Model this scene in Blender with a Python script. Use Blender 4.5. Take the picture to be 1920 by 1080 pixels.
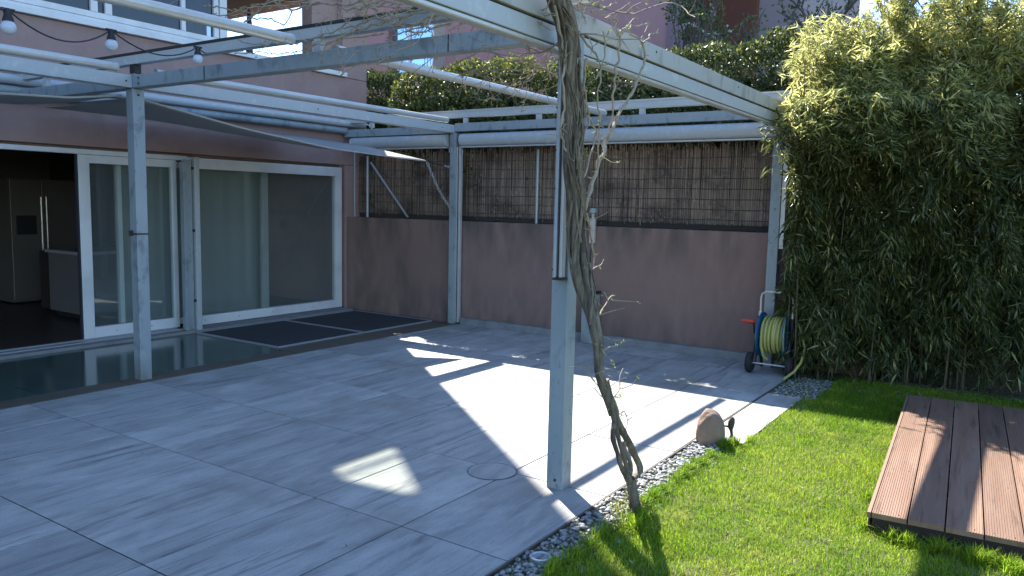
import bpy, bmesh, math, random
import numpy as np
from mathutils import Vector, Matrix
random.seed(7); rng = np.random.default_rng(7)
for o in list(bpy.data.objects): bpy.data.objects.remove(o)
SC = bpy.context.scene; COL = SC.collection
R = math.radians

# ------------------------------------------------------------------ camera, sky, sun, exposure
def make_camera():
    yaw, pitch, roll = R(33.708), R(6.178), R(1.266)
    F = Vector((math.cos(yaw)*math.cos(pitch), math.sin(yaw)*math.cos(pitch), -math.sin(pitch)))
    Rt = Vector((math.sin(yaw), -math.cos(yaw), 0)); U = Rt.cross(F)
    c, r = math.cos(roll), math.sin(roll)
    R2 = c*Rt + r*U; U2 = -r*Rt + c*U
    cd = bpy.data.cameras.new('camera'); co = bpy.data.objects.new('camera', cd); COL.objects.link(co)
    m = Matrix((R2, U2, -F)).transposed().to_4x4(); m.translation = (0, 0, 1.55)
    co.matrix_world = m
    cd.sensor_width = 36; cd.lens = 36*1463.6/1920; cd.clip_start = .05; cd.clip_end = 600
    SC.camera = co
make_camera()
SUN_AZ, SUN_EL = R(51.5), R(45.2)           # azimuth from +X towards +Y
w = bpy.data.worlds.new('World'); SC.world = w; w.use_nodes = True
nt = w.node_tree; bg = nt.nodes['Background']
sky = nt.nodes.new('ShaderNodeTexSky'); sky.sky_type = 'NISHITA'; sky.sun_disc = False
sky.sun_elevation = SUN_EL; sky.sun_rotation = R(90)-SUN_AZ
sky.air_density = 1.0; sky.dust_density = .25; sky.ozone_density = 5.0
nt.links.new(sky.outputs[0], bg.inputs[0]); bg.inputs[1].default_value = 0.13
sl = bpy.data.lights.new('sun', 'SUN'); sl.energy = 5.0; sl.angle = R(.53); sl.color = (1, .95, .87)
so = bpy.data.objects.new('sun', sl); COL.objects.link(so)
sd = Vector((math.cos(SUN_EL)*math.cos(SUN_AZ), math.cos(SUN_EL)*math.sin(SUN_AZ), math.sin(SUN_EL)))
so.rotation_euler = sd.to_track_quat('Z', 'Y').to_euler(); so.location = (10, 12, 20)
SC.view_settings.view_transform = 'Standard'; SC.view_settings.look = 'None'
SC.view_settings.exposure = 1.72; SC.view_settings.gamma = 1
SC.render.engine = 'CYCLES'; SC.cycles.max_bounces = 10; SC.cycles.caustics_reflective = False; SC.cycles.caustics_refractive = False; SC.cycles.diffuse_bounces = 6; SC.cycles.transparent_max_bounces = 16

# ------------------------------------------------------------------ materials
def mat(name, col=(.5,.5,.5), rough=.6, metal=0, spec=.5, var=None, vs=6, stretch=(1,1,1), bump=0, bs=80, island=0, objrand=0, translucent=0, stops=None, emit=None):
    m = bpy.data.materials.new(name); m.use_nodes = True; t = m.node_tree; n = t.nodes; L = t.links
    b = n['Principled BSDF']; b.inputs['Roughness'].default_value = rough; b.inputs['Metallic'].default_value = metal
    b.inputs['Specular IOR Level'].default_value = spec
    tc = n.new('ShaderNodeTexCoord'); mp = n.new('ShaderNodeMapping'); mp.inputs['Scale'].default_value = stretch
    L.new(tc.outputs['Object'], mp.inputs[0])
    last = None
    rgb = n.new('ShaderNodeRGB'); rgb.outputs[0].default_value = (*col, 1); last = rgb.outputs[0]
    if objrand:
        oi = n.new('ShaderNodeObjectInfo')
        va = n.new('ShaderNodeVectorMath'); va.operation = 'ADD'
        vm = n.new('ShaderNodeVectorMath'); vm.operation = 'SCALE'; vm.inputs[3].default_value = 37.0
        cb = n.new('ShaderNodeCombineXYZ')
        for i in range(3): L.new(oi.outputs['Random'], cb.inputs[i])
        L.new(cb.outputs[0], vm.inputs[0]); L.new(tc.outputs['Object'], va.inputs[0]); L.new(vm.outputs[0], va.inputs[1]); L.new(va.outputs[0], mp.inputs[0])
    def mixc(fac_socket, c2, clamp=None):
        nonlocal last
        mx = n.new('ShaderNodeMix'); mx.data_type = 'RGBA'
        L.new(fac_socket, mx.inputs[0]); L.new(last, mx.inputs[6]); mx.inputs[7].default_value = (*c2, 1); last = mx.outputs[2]
    if var:
        for k, (c2, sc, lo, hi) in enumerate(var):
            nz = n.new('ShaderNodeTexNoise'); nz.inputs['Scale'].default_value = sc; nz.inputs['Detail'].default_value = 6; nz.inputs['Roughness'].default_value = .62
            L.new(mp.outputs[0], nz.inputs[0])
            mr = n.new('ShaderNodeMapRange'); mr.inputs[1].default_value = lo; mr.inputs[2].default_value = hi
            L.new(nz.outputs[0], mr.inputs[0]); mixc(mr.outputs[0], c2)
    if island or objrand:
        g = n.new('ShaderNodeNewGeometry') if island else oi
        hs = n.new('ShaderNodeHueSaturation')
        src = g.outputs['Random Per Island'] if island else oi.outputs['Random']
        a = island or objrand
        mr = n.new('ShaderNodeMapRange'); mr.inputs[3].default_value = 1-a; mr.inputs[4].default_value = 1+a
        L.new(src, mr.inputs[0]); L.new(mr.outputs[0], hs.inputs['Value'])
        if island:
            mh = n.new('ShaderNodeMapRange'); mh.inputs[3].default_value = .5-.045*a; mh.inputs[4].default_value = .5+.035*a
            fr = n.new('ShaderNodeMath'); fr.operation = 'FRACT'; mu = n.new('ShaderNodeMath'); mu.operation = 'MULTIPLY'; mu.inputs[1].default_value = 17.3
            L.new(src, mu.inputs[0]); L.new(mu.outputs[0], fr.inputs[0]); L.new(fr.outputs[0], mh.inputs[0]); L.new(mh.outputs[0], hs.inputs['Hue'])
        L.new(last, hs.inputs['Color']); last = hs.outputs[0]
    L.new(last, b.inputs['Base Color'])
    if bump:
        nz = n.new('ShaderNodeTexNoise'); nz.inputs['Scale'].default_value = bs; nz.inputs['Detail'].default_value = 4
        L.new(mp.outputs[0], nz.inputs[0]); bp = n.new('ShaderNodeBump'); bp.inputs['Strength'].default_value = bump; bp.inputs['Distance'].default_value = .01
        L.new(nz.outputs[0], bp.inputs['Height']); L.new(bp.outputs[0], b.inputs['Normal'])
    if translucent:
        tr = n.new('ShaderNodeBsdfTranslucent'); ms = n.new('ShaderNodeMixShader'); ms.inputs[0].default_value = translucent
        L.new(last, tr.inputs[0]); L.new(b.outputs[0], ms.inputs[1]); L.new(tr.outputs[0], ms.inputs[2]); L.new(ms.outputs[0], n['Material Output'].inputs[0])
    if emit: b.inputs['Emission Color'].default_value = (*emit[0], 1); b.inputs['Emission Strength'].default_value = emit[1]
    return m
def glass(name, tint=(.9,.95,.93), ior=1.5, rough=0.0, haze_mix=0, haze_col=(.5,.6,.6)):
    m = bpy.data.materials.new(name); m.use_nodes = True; t = m.node_tree; n = t.nodes; L = t.links; n.remove(n['Principled BSDF'])
    tr = n.new('ShaderNodeBsdfTransparent'); tr.inputs[0].default_value = (*tint, 1)
    gl = n.new('ShaderNodeBsdfGlossy'); gl.inputs['Roughness'].default_value = rough
    fr = n.new('ShaderNodeFresnel'); ge = n.new('ShaderNodeNewGeometry'); mr = n.new('ShaderNodeMapRange')
    mr.inputs[3].default_value = ior; mr.inputs[4].default_value = 1/ior; L.new(ge.outputs['Backfacing'], mr.inputs[0]); L.new(mr.outputs[0], fr.inputs[0])
    ms = n.new('ShaderNodeMixShader'); L.new(fr.outputs[0], ms.inputs[0]); 
    src = tr.outputs[0]
    if haze_mix:  # diffuse film imitates lit haze on the pane
        df = n.new('ShaderNodeBsdfDiffuse'); df.inputs[0].default_value = (*haze_col, 1)
        m2 = n.new('ShaderNodeMixShader'); m2.inputs[0].default_value = haze_mix
        L.new(tr.outputs[0], m2.inputs[1]); L.new(df.outputs[0], m2.inputs[2]); src = m2.outputs[0]
    L.new(src, ms.inputs[1]); L.new(gl.outputs[0], ms.inputs[2])
    L.new(ms.outputs[0], n['Material Output'].inputs[0])
    return m
M = {}
M['stucco'] = mat('mauve_stucco', (.35,.235,.212), .9, var=[((.29,.195,.178),1.1,.42,.7),((.385,.265,.235),7,.5,.8),((.25,.175,.16),2.4,.60,.76)], bump=.35, bs=160)
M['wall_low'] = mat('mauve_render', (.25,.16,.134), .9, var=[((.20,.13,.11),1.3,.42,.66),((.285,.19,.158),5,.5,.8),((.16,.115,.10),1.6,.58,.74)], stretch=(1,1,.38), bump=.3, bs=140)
M['metal'] = mat('grey_powder_metal', (.44,.47,.48), .42, var=[((.44,.47,.48),3,.45,.7),((.60,.62,.61),14,.55,.8),((.36,.37,.36),26,.66,.74)], bump=.03, bs=60)
M['metal_old'] = mat('weathered_grey_metal', (.27,.315,.335), .5, var=[((.17,.20,.22),9,.54,.64),((.33,.37,.38),2.5,.45,.7),((.15,.155,.15),24,.62,.70)], stretch=(1,1,.6), bump=.05, bs=60)
M['gutter'] = mat('stained_gutter_metal', (.43,.43,.40), .55, var=[((.30,.30,.26),10,.52,.66),((.15,.15,.13),13,.61,.72)], stretch=(.8,.8,.25), bump=.04)
M['metal_light'] = mat('light_anodised_tube', (.55,.55,.53), .32, metal=.25, var=[((.45,.45,.44),5,.45,.75)])
M['dark_gap'] = mat('dark_seal_and_gap_shade', (.03,.03,.035), .7)  # seals and slots; also fills the beam gap with painted shade
M['white'] = mat('white_door_frame', (.70,.71,.71), .38, var=[((.52,.54,.55),2,.45,.75)], bump=.02)
M['glass'] = glass('hazed_door_glass', (.90,.94,.93), 1.6, 0, .07, (.55,.62,.62))  # diffuse part paints lit haze over the door panes
M['glass_up'] = glass('upper_window_glass', (.45,.5,.55), 1.7)
M['concrete_cap'] = mat('grey_skirting_stone', (.24,.24,.24), .8, var=[((.17,.17,.175),5,.45,.7)], bump=.2)
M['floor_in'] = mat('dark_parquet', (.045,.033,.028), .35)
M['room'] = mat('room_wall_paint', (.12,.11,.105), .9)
M['steel'] = mat('brushed_steel', (.20,.18,.16), .45, metal=.6)
M['handle'] = mat('satin_handle', (.7,.68,.64), .25, metal=.6)
M['black'] = mat('black_plastic', (.018,.018,.02), .5)
M['curtain'] = mat('sheer_curtain', (.37,.40,.365), .9, translucent=.35)
M['beige'] = mat('beige_curtain', (.42,.37,.28), .9)
M['mat'] = mat('dark_rubber_mat', (.035,.037,.045), .85, var=[((.055,.055,.06),12,.5,.75)], bump=.3, bs=200)
M['sail'] = mat('grey_sail_cloth', (.44,.45,.44), .85, translucent=.32, bump=.1, bs=400)
M['sail_hem'] = mat('pale_sail_hem', (.55,.54,.5), .8, translucent=.3)
M['galv'] = mat('galvanised_tube', (.38,.39,.41), .45, metal=.4)
M['reed'] = mat('reed_stalk', (.27,.20,.15), .85, island=.45, var=[((.11,.08,.062),2.2,.48,.66),((.34,.28,.22),9,.56,.72)], stretch=(1,1,1.6))
M['straw'] = mat('pale_straw', (.40,.32,.22), .8, island=.5)
M['reed_back'] = mat('reed_backing', (.055,.042,.034), .95)
M['wire'] = mat('rusty_wire', (.09,.07,.06), .6)
M['bark'] = mat('vine_bark', (.20,.158,.112), .9, objrand=.24, var=[((.085,.065,.048),22,.42,.6),((.25,.20,.14),45,.58,.75)], stretch=(1,1,.22), bump=.9, bs=70)
M['twig'] = mat('pale_vine_twig', (.36,.29,.21), .85, var=[((.2,.15,.1),30,.5,.7)], bump=.3)
M['bud'] = mat('vine_bud', (.34,.40,.12), .7, translucent=.3)
M['bamboo_leaf'] = mat('bamboo_leaf', (.118,.142,.045), .32, spec=.7, island=.6, translucent=.55)
M['bamboo_leaf_sunlit'] = mat('sunlit_bamboo_leaf', (.54,.54,.20), .30, spec=.8, island=.35, translucent=.6)  # pale leaf colour stands in for sun on the crown
M['culm'] = mat('bamboo_culm', (.085,.07,.035), .5, island=.3, var=[((.14,.105,.055),9,.5,.7)])
M['hedge_leaf'] = mat('hedge_leaf', (.070,.095,.034), .42, spec=.4, island=.5, translucent=.28)
M['leaf_young_sunlit'] = mat('young_and_sunlit_leaf', (.19,.21,.035), .45, island=.35, translucent=.45)  # young leaves; also yellows hedge tops as sunlight put into colour
M['hedge_core'] = mat('hedge_twigs', (.02,.024,.012), .95)
M['grass'] = mat('grass_blade', (.28,.40,.028), .55, spec=.25, island=.45, translucent=.5, var=[((.16,.29,.015),1.5,.42,.62),((.38,.44,.06),4.5,.54,.72)])
M['grass_dry'] = mat('dry_grass_blade', (.34,.33,.16), .7, island=.3, translucent=.35)
M['soil'] = mat('lawn_soil', (.10,.13,.025), 1, var=[((.05,.05,.025),14,.45,.65)], bump=.6, bs=60)
M['earth'] = mat('garden_earth', (.07,.055,.035), 1, var=[((.05,.06,.025),3,.45,.65)], bump=.5)
M['pebble'] = mat('river_pebble', (.27,.268,.262), .7, island=.42, var=[((.24,.235,.23),40,.5,.7)], bump=.1)
M['pebble_o'] = mat('loose_river_pebble', (.27,.268,.262), .7, objrand=.45, var=[((.24,.235,.23),40,.5,.7)], bump=.1)
M['gravel_bed'] = mat('damp_grit', (.07,.065,.055), 1, bump=.8, bs=120)
M['deck'] = mat('reddish_brown_decking', (.215,.122,.078), .62, objrand=.2, var=[((.265,.165,.115),5,.45,.7),((.13,.075,.05),9,.54,.68)], stretch=(.25,3,1), bump=.12, bs=120)
M['deck_dark'] = mat('deck_joist', (.03,.019,.015), .85)
M['deck_edge'] = mat('deck_edge_batten', (.22,.15,.105), .7, bump=.1)
M['boulder'] = mat('brown_boulder', (.22,.15,.11), .85, var=[((.30,.22,.16),6,.5,.75),((.12,.10,.085),14,.55,.75)], bump=1.0, bs=28)
M['stake'] = mat('dark_stake', (.05,.045,.035), .8, bump=.4)
M['blue'] = mat('blue_reel_plastic', (.004,.075,.16), .38)
M['hose'] = mat('yellow_green_hose', (.36,.37,.10), .45, var=[((.42,.32,.14),14,.5,.7)])
M['orange'] = mat('orange_red_crank', (.62,.06,.03), .4)
M['chrome'] = mat('pale_steel_tube', (.55,.53,.50), .35, metal=.4)
M['tyre'] = mat('black_tyre', (.015,.015,.017), .8)
M['red'] = mat('dark_red_plastic', (.10,.012,.012), .5)
M['bulb'] = mat('white_bulb_glass', (.62,.68,.78), .25)
M['terracotta'] = mat('ochre_render', (.30,.165,.09), .9, bump=.2)
M['pink'] = mat('pink_stucco', (.34,.205,.215), .9, var=[((.30,.185,.19),.5,.4,.7)], bump=.15)
M['pink_dark'] = mat('dark_mauve_panel', (.20,.14,.17), .9)  # darker mauve for the corner strip, balcony slab and room back
M['redbrown'] = mat('red_brown_render', (.155,.06,.04), .9, var=[((.22,.09,.05),.9,.5,.7)])
M['slate'] = mat('dark_slate_roof', (.045,.05,.08), .7)
M['greypink'] = mat('grey_lilac_render', (.30,.25,.27), .9, bump=.2)
M['shutter'] = mat('grey_shutter', (.30,.27,.24), .7)
M['sky_glass'] = mat('sky_tinted_window_glass', (.42,.62,.85), .06, metal=.9)  # mirror tinted blue, the sky's reflection put into its colour
M['blue_rail'] = mat('dark_blue_rail', (.03,.04,.10), .5)
M['blossom'] = mat('white_blossom', (.65,.60,.58), .8, translucent=.4)
M['tree_bark'] = mat('grey_bark', (.13,.11,.10), .9, bump=.6)
M['tree_leaf'] = mat('spring_leaf', (.10,.15,.05), .5, island=.4, translucent=.4)
M['steel_ring'] = mat('brushed_lamp_ring', (.5,.52,.54), .35, metal=.5)
M['lampglass'] = mat('frosted_lamp_glass', (.25,.30,.36), .2)
M['cream'] = mat('cream_plastic', (.50,.45,.38), .6)
M['teal_cap'] = mat('verdigris_cap', (.28,.38,.34), .6)
M['ring'] = mat('grimy_ring_joint', (.10,.10,.095), .9, var=[((.24,.24,.23),9,.45,.6)])
M['groove'] = mat('dark_joint', (.035,.032,.03), .95)

def dirt(m, z0, z1, col, top=None):
    t = m.node_tree; n = t.nodes; L = t.links; b = n['Principled BSDF']; src = b.inputs['Base Color'].links[0].from_socket
    ge = n.new('ShaderNodeNewGeometry'); sx = n.new('ShaderNodeSeparateXYZ'); L.new(ge.outputs['Position'], sx.inputs[0])
    nz = n.new('ShaderNodeTexNoise'); nz.inputs['Scale'].default_value = 3.2; nz.inputs['Detail'].default_value = 7; mp = n.new('ShaderNodeMapping'); mp.inputs['Scale'].default_value = (1.6, 1.6, .5); L.new(ge.outputs['Position'], mp.inputs[0]); L.new(mp.outputs[0], nz.inputs[0])
    def band(a, c_):
        nonlocal src
        mr = n.new('ShaderNodeMapRange'); mr.inputs[1].default_value = a[0]; mr.inputs[2].default_value = a[1]; mr.inputs[3].default_value = 1; mr.inputs[4].default_value = 0; L.new(sx.outputs[2], mr.inputs[0])
        m2 = n.new('ShaderNodeMapRange'); m2.inputs[1].default_value = .40; m2.inputs[2].default_value = .66; L.new(nz.outputs[0], m2.inputs[0])
        mu = n.new('ShaderNodeMath'); mu.operation = 'MULTIPLY'; L.new(mr.outputs[0], mu.inputs[0]); L.new(m2.outputs[0], mu.inputs[1])
        mx = n.new('ShaderNodeMix'); mx.data_type = 'RGBA'; L.new(mu.outputs[0], mx.inputs[0]); L.new(src, mx.inputs[6]); mx.inputs[7].default_value = (*c_, 1); src = mx.outputs[2]
    band((z0, z1), col)
    if top: band(top, tuple(c*.9 for c in col))
    L.new(src, b.inputs['Base Color'])
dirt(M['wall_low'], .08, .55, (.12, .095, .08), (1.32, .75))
dirt(M['metal_old'], .0, .22, (.14, .13, .11))
def slab_material():
    m = bpy.data.materials.new('grey_streaked_porcelain'); m.use_nodes = True; t = m.node_tree; n = t.nodes; L = t.links
    b = n['Principled BSDF']; tc = n.new('ShaderNodeTexCoord'); oi = n.new('ShaderNodeObjectInfo')
    cb = n.new('ShaderNodeCombineXYZ'); [L.new(oi.outputs['Random'], cb.inputs[i]) for i in range(3)]
    sc = n.new('ShaderNodeVectorMath'); sc.operation = 'SCALE'; sc.inputs[3].default_value = 53
    L.new(cb.outputs[0], sc.inputs[0]); ad = n.new('ShaderNodeVectorMath'); L.new(tc.outputs['Object'], ad.inputs[0]); L.new(sc.outputs[0], ad.inputs[1])
    def noise(scale, stretch, detail=6, dist=0, rough=.6, src=None):
        mp = n.new('ShaderNodeMapping'); mp.inputs['Scale'].default_value = stretch; L.new(src or ad.outputs[0], mp.inputs[0])
        nz = n.new('ShaderNodeTexNoise'); nz.inputs['Scale'].default_value = scale; nz.inputs['Detail'].default_value = detail; nz.inputs['Roughness'].default_value = rough; nz.inputs['Distortion'].default_value = dist
        L.new(mp.outputs[0], nz.inputs[0]); return nz.outputs[0]
    def ramp(src, lo, hi):
        mr = n.new('ShaderNodeMapRange'); mr.inputs[1].default_value = lo; mr.inputs[2].default_value = hi; L.new(src, mr.inputs[0]); return mr.outputs[0]
    def mix(f, a, c):
        mx = n.new('ShaderNodeMix'); mx.data_type = 'RGBA'; L.new(f, mx.inputs[0])
        if isinstance(a, tuple): mx.inputs[6].default_value = (*a, 1)
        else: L.new(a, mx.inputs[6])
        mx.inputs[7].default_value = (*c, 1); return mx.outputs[2]
    base = mix(ramp(noise(3, (.5,2.2,1), 5, .6), .35, .68), (.43,.43,.405), (.29,.29,.28))
    base = mix(ramp(noise(3.2, (.35,4.5,1), 8, .9, .66), .53, .68), base, (.165,.17,.17))
    base = mix(ramp(noise(2.1, (.8,1.4,1), 4, .5), .52, .72), base, (.48,.48,.45))      # dark wood-like streaks
    base = mix(ramp(noise(9, (.3,9,1), 6, .5, .7), .60, .72), base, (.46,.45,.43))          # pale streaks
    base = mix(ramp(noise(38, (.18,3,1), 5, .4, .75), .55, .72), base, (.22,.22,.22))
    base = mix(ramp(noise(160, (1,1,1), 2, 0, .5), .62, .72), base, (.17,.165,.16))
    geo = n.new('ShaderNodeNewGeometry')
    base = mix(ramp(noise(1.3, (1,1,1), 5, 0, .6, geo.outputs['Position']), .55, .75), base, (.25,.235,.205))   # dirt across slabs
    hs = n.new('ShaderNodeHueSaturation'); mr = n.new('ShaderNodeMapRange'); mr.inputs[3].default_value = .86; mr.inputs[4].default_value = 1.10
    L.new(oi.outputs['Random'], mr.inputs[0]); L.new(mr.outputs[0], hs.inputs['Value']); L.new(base, hs.inputs['Color'])
    L.new(hs.outputs[0], b.inputs['Base Color'])
    rr = n.new('ShaderNodeMapRange'); rr.inputs[3].default_value = .42; rr.inputs[4].default_value = .72
    L.new(noise(4, (1,2,1)), rr.inputs[0]); L.new(rr.outputs[0], b.inputs['Roughness'])
    bp = n.new('ShaderNodeBump'); bp.inputs['Strength'].default_value = .12; bp.inputs['Distance'].default_value = .006
    L.new(noise(22, (.4,5,1), 6), bp.inputs['Height']); L.new(bp.outputs[0], b.inputs['Normal'])
    return m
M['slab'] = slab_material()
M['band'] = mat('polished_dark_stone', (.05,.10,.09), .12, spec=.7, objrand=.08, var=[((.075,.12,.105),2.5,.45,.7),((.045,.055,.055),6,.5,.75)], bump=.015, bs=12)
M['band_edge'] = mat('olive_stone_edging', (.115,.10,.075), .55, var=[((.08,.07,.055),8,.45,.7)])

# ------------------------------------------------------------------ mesh helpers
def link(o, parent=None):
    COL.objects.link(o)
    if parent: o.parent = parent
    return o
class MB:
    def __init__(s): s.v = []; s.f = []
    def add(s, v, f):
        k = len(s.v); s.v += [tuple(p) for p in v]; s.f += [tuple(i+k for i in q) for q in f]; return s
    def box(s, x0, x1, y0, y1, z0, z1):
        return s.add([(x0,y0,z0),(x1,y0,z0),(x1,y1,z0),(x0,y1,z0),(x0,y0,z1),(x1,y0,z1),(x1,y1,z1),(x0,y1,z1)],
                     [(0,3,2,1),(4,5,6,7),(0,1,5,4),(1,2,6,5),(2,3,7,6),(3,0,4,7)])
    def prism(s, poly, ax, a, b):           # polygon in the two other axes, extruded along ax
        n = len(poly); v = []
        for t in (a, b):
            for p in poly:
                q = list(p); q.insert('xyz'.index(ax), t); v.append(q)
        return s.add(v, [tuple(range(n))[::-1], tuple(range(n, 2*n))] + [(i, (i+1) % n, n+(i+1) % n, n+i) for i in range(n)])
    def tube(s, pts, r, n=8, cap=True, twist=0, oval=1):
        P = [Vector(p) for p in pts]; m = len(P)
        rs = r if hasattr(r, '__len__') else [r]*m
        T = [(P[min(i+1, m-1)]-P[max(i-1, 0)]).normalized() for i in range(m)]
        a = Vector((0,0,1)) if abs(T[0].z) < .9 else Vector((1,0,0)); N = T[0].cross(a).normalized()
        v = []
        for i in range(m):
            N = (N - T[i]*N.dot(T[i])).normalized(); B = T[i].cross(N)
            for k in range(n):
                t = 2*math.pi*k/n
                v.append(P[i] + (N*math.cos(t) + B*math.sin(t)*oval)*rs[i])
        f = [(i*n+k, i*n+(k+1) % n, (i+1)*n+(k+1) % n, (i+1)*n+k) for i in range(m-1) for k in range(n)]
        if cap: f += [tuple(range(n))[::-1], tuple(range((m-1)*n, m*n))]
        return s.add(v, f)
    def lathe(s, prof, c=(0,0,0), ax='z', n=24):
        v = []; m = len(prof)
        for (r, h) in prof:
            for k in range(n):
                t = 2*math.pi*k/n; a, b = r*math.cos(t), r*math.sin(t)
                p = {'z': (a, b, h), 'y': (b, h, a), 'x': (h, a, b)}[ax]
                v.append((p[0]+c[0], p[1]+c[1], p[2]+c[2]))
        f = [(i*n+k, i*n+(k+1) % n, (i+1)*n+(k+1) % n, (i+1)*n+k) for i in range(m-1) for k in range(n)]
        f += [tuple(range(n))[::-1], tuple(range((m-1)*n, m*n))]
        return s.add(v, f)
    def torus(s, c, Rr, r, ax='y', n=32, k=8, sq=1, rot=None):
        pts = []
        for i in range(n+1):
            t = 2*math.pi*i/n; a, b = Rr*math.cos(t), Rr*math.sin(t)*sq
            p = Vector({'z': (a, b, 0), 'y': (a, 0, b), 'x': (0, a, b)}[ax])
            if rot: p = rot @ p
            pts.append(Vector(c)+p)
        return s.tube(pts, r, k, cap=False)
    def mesh(s, name, m=None, smooth=False, off=(0,0,0)):
        me = bpy.data.meshes.new(name); o = Vector(off)
        me.from_pydata([tuple(Vector(p)-o) for p in s.v], [], s.f); 
        if m: me.materials.append(m)
        if smooth: me.polygons.foreach_set('use_smooth', [True]*len(me.polygons))
        me.update(); return me
    def obj(s, name, m, parent=None, smooth=False, bevel=0, label=None, kind=None, seg=2):
        off = (0,0,0); q = parent
        while q: off = tuple(a+b for a, b in zip(off, q.location)); q = q.parent
        o = bpy.data.objects.new(name, s.mesh(name, m, smooth, off)); link(o, parent)
        bmx = bmesh.new(); bmx.from_mesh(o.data); bmesh.ops.recalc_face_normals(bmx, faces=bmx.faces); bmx.to_mesh(o.data); bmx.free()
        if bevel:
            b = o.modifiers.new('bevel', 'BEVEL'); b.width = bevel; b.segments = seg; b.limit_method = 'ANGLE'; b.angle_limit = R(50)
            o.data.polygons.foreach_set('use_smooth', [True]*len(o.data.polygons))
            for md in [o.modifiers.new('wn', 'WEIGHTED_NORMAL')]: md.keep_sharp = True
        elif smooth:
            try: o.data.set_sharp_from_angle(angle=R(40))
            except Exception: pass
        if label: o['label'] = label
        if kind: o['kind'] = kind
        return o
def box(name, m, parent, *b, bevel=0, **k): return MB().box(*b).obj(name, m, parent, bevel=bevel, **k)
def thing(name, label, cat, loc=(0,0,0), group=None):
    o = bpy.data.objects.new(name, None); o.location = loc; o.empty_display_size = .1; link(o)
    o['label'] = label; o['category'] = cat
    if group: o['group'] = group
    return o
def tag(o, label, cat, group=None):
    o['label'] = label; o['category'] = cat
    if group: o['group'] = group
    return o
def struct(o): o['kind'] = 'structure'; return o
def np_obj(name, V, F, mats, parent=None, midx=None, kind=None, smooth=False, nv=4):
    """V (n,3); F (m,nv) int"""
    off = np.zeros(3); q = parent
    while q: off += np.array(q.location); q = q.parent
    me = bpy.data.meshes.new(name); V = V-off
    me.vertices.add(len(V)); me.vertices.foreach_set('co', V.astype(np.float32).ravel())
    me.loops.add(F.size); me.loops.foreach_set('vertex_index', F.astype(np.int32).ravel())
    me.polygons.add(len(F)); me.polygons.foreach_set('loop_start', np.arange(0, F.size, nv, dtype=np.int32))
    try: me.polygons.foreach_set('loop_total', np.full(len(F), nv, dtype=np.int32))
    except Exception: pass
    for m in mats: me.materials.append(m)
    if midx is not None: me.polygons.foreach_set('material_index', midx.astype(np.int32))
    if smooth: me.polygons.foreach_set('use_smooth', np.ones(len(F), bool))
    me.update(calc_edges=True); me.validate()
    o = bpy.data.objects.new(name, me); link(o, parent)
    if kind: o['kind'] = kind
    return o
def unit(a): return a/np.maximum(np.linalg.norm(a, axis=1, keepdims=True), 1e-9)
def blades(P, D, Nn, L, W, fold=.25, mid=.4, droop=0):
    """pointed folded leaves as two triangles each: P base, D direction, Nn up normal"""
    D = unit(D); S = unit(np.cross(D, Nn)); N2 = np.cross(S, D)
    L = L[:, None]; W = W[:, None]
    b = P; t = P+D*L-N2*L*droop
    m = P+D*L*mid; m1 = m+S*W*.5+N2*W*fold; m2 = m-S*W*.5+N2*W*fold
    n = len(P); V = np.stack([b, m1, t, m2], 1).reshape(-1, 3); i = np.arange(n)[:, None]*4
    F = np.stack([np.hstack([i, i+1, i+2]), np.hstack([i, i+2, i+3])], 1).reshape(-1, 3)
    return V, F
def wob(P, s, k=0):
    x, y, z = P[:, 0]*s, P[:, 1]*s, P[:, 2]*s
    return (np.sin(1.7*x+2.3*y+1.1*z+k)+np.sin(2.9*x-1.3*y+2.1*z+1.7*k+1)+np.sin(-1.1*x+3.1*y-2.7*z+.6*k+2)+.6*np.sin(5.3*x+4.1*y+4.9*z+k))/3.6

# ------------------------------------------------------------------ setting: ground, patio, lawn
def sheet(name, m, x0, x1, y0, y1, z, n=1):
    mb = MB(); 
    mb.add([(x0,y0,z),(x1,y0,z),(x1,y1,z),(x0,y1,z)], [(0,1,2,3)])
    return struct(mb.obj(name, m))
sheet('ground', M['earth'], -150, 250, -150, 250, -.14)
lw = MB().box(-6, 7.93, -7, 1.785, -.13, -.012).obj('lawn_ground', M['soil']); struct(lw)
terr = MB().box(8.12, 90, -60, 90, -.13, 1.27).obj('raised_garden', M['earth']); struct(terr)

XJ = [-2.05, -1.1, -.14, .815, 1.77, 2.715, 3.66, 4.61, 5.56, 6.51, 7.46, 7.84]
YJ = [1.80, 2.42, 3.025, 3.635, 4.245, 4.855, 5.465, 6.07]
patio = MB().box(-2.1, 7.84, 1.795, 8.12, -.13, -.006).obj('patio', M['groove']); struct(patio)
cx, cy, cr = 3.605, 2.515, .148
def slab_piece(x0, x1, y0, y1, z1=.0, m='slab', name='paving_slab'):
    g = .003; z0 = -.005
    dz = random.uniform(-.0009, .0009)
    mb = MB().box(x0+g, x1-g, y0+g, y1-g, z0, z1+dz)
    # origin of each slab at its own corner so the grain differs
    off = (x0+random.uniform(-.0, .0), y0, 0)
    o = bpy.data.objects.new(name, mb.mesh(name, M[m], False, off)); o.location = off; link(o, patio)
    b = o.modifiers.new('bevel', 'BEVEL'); b.width = .0022; b.segments = 1
    return o
for i in range(len(XJ)-1):
    for j in range(len(YJ)-1):
        slab_piece(XJ[i], XJ[i+1], YJ[j], YJ[j+1])
# extra strip of slabs beyond the edge joint, near the boulder
for a, b in ((5.06, 5.62), (5.62, 6.245), (6.245, 6.62)):
    slab_piece(a, b, 1.50, 1.785)
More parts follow.
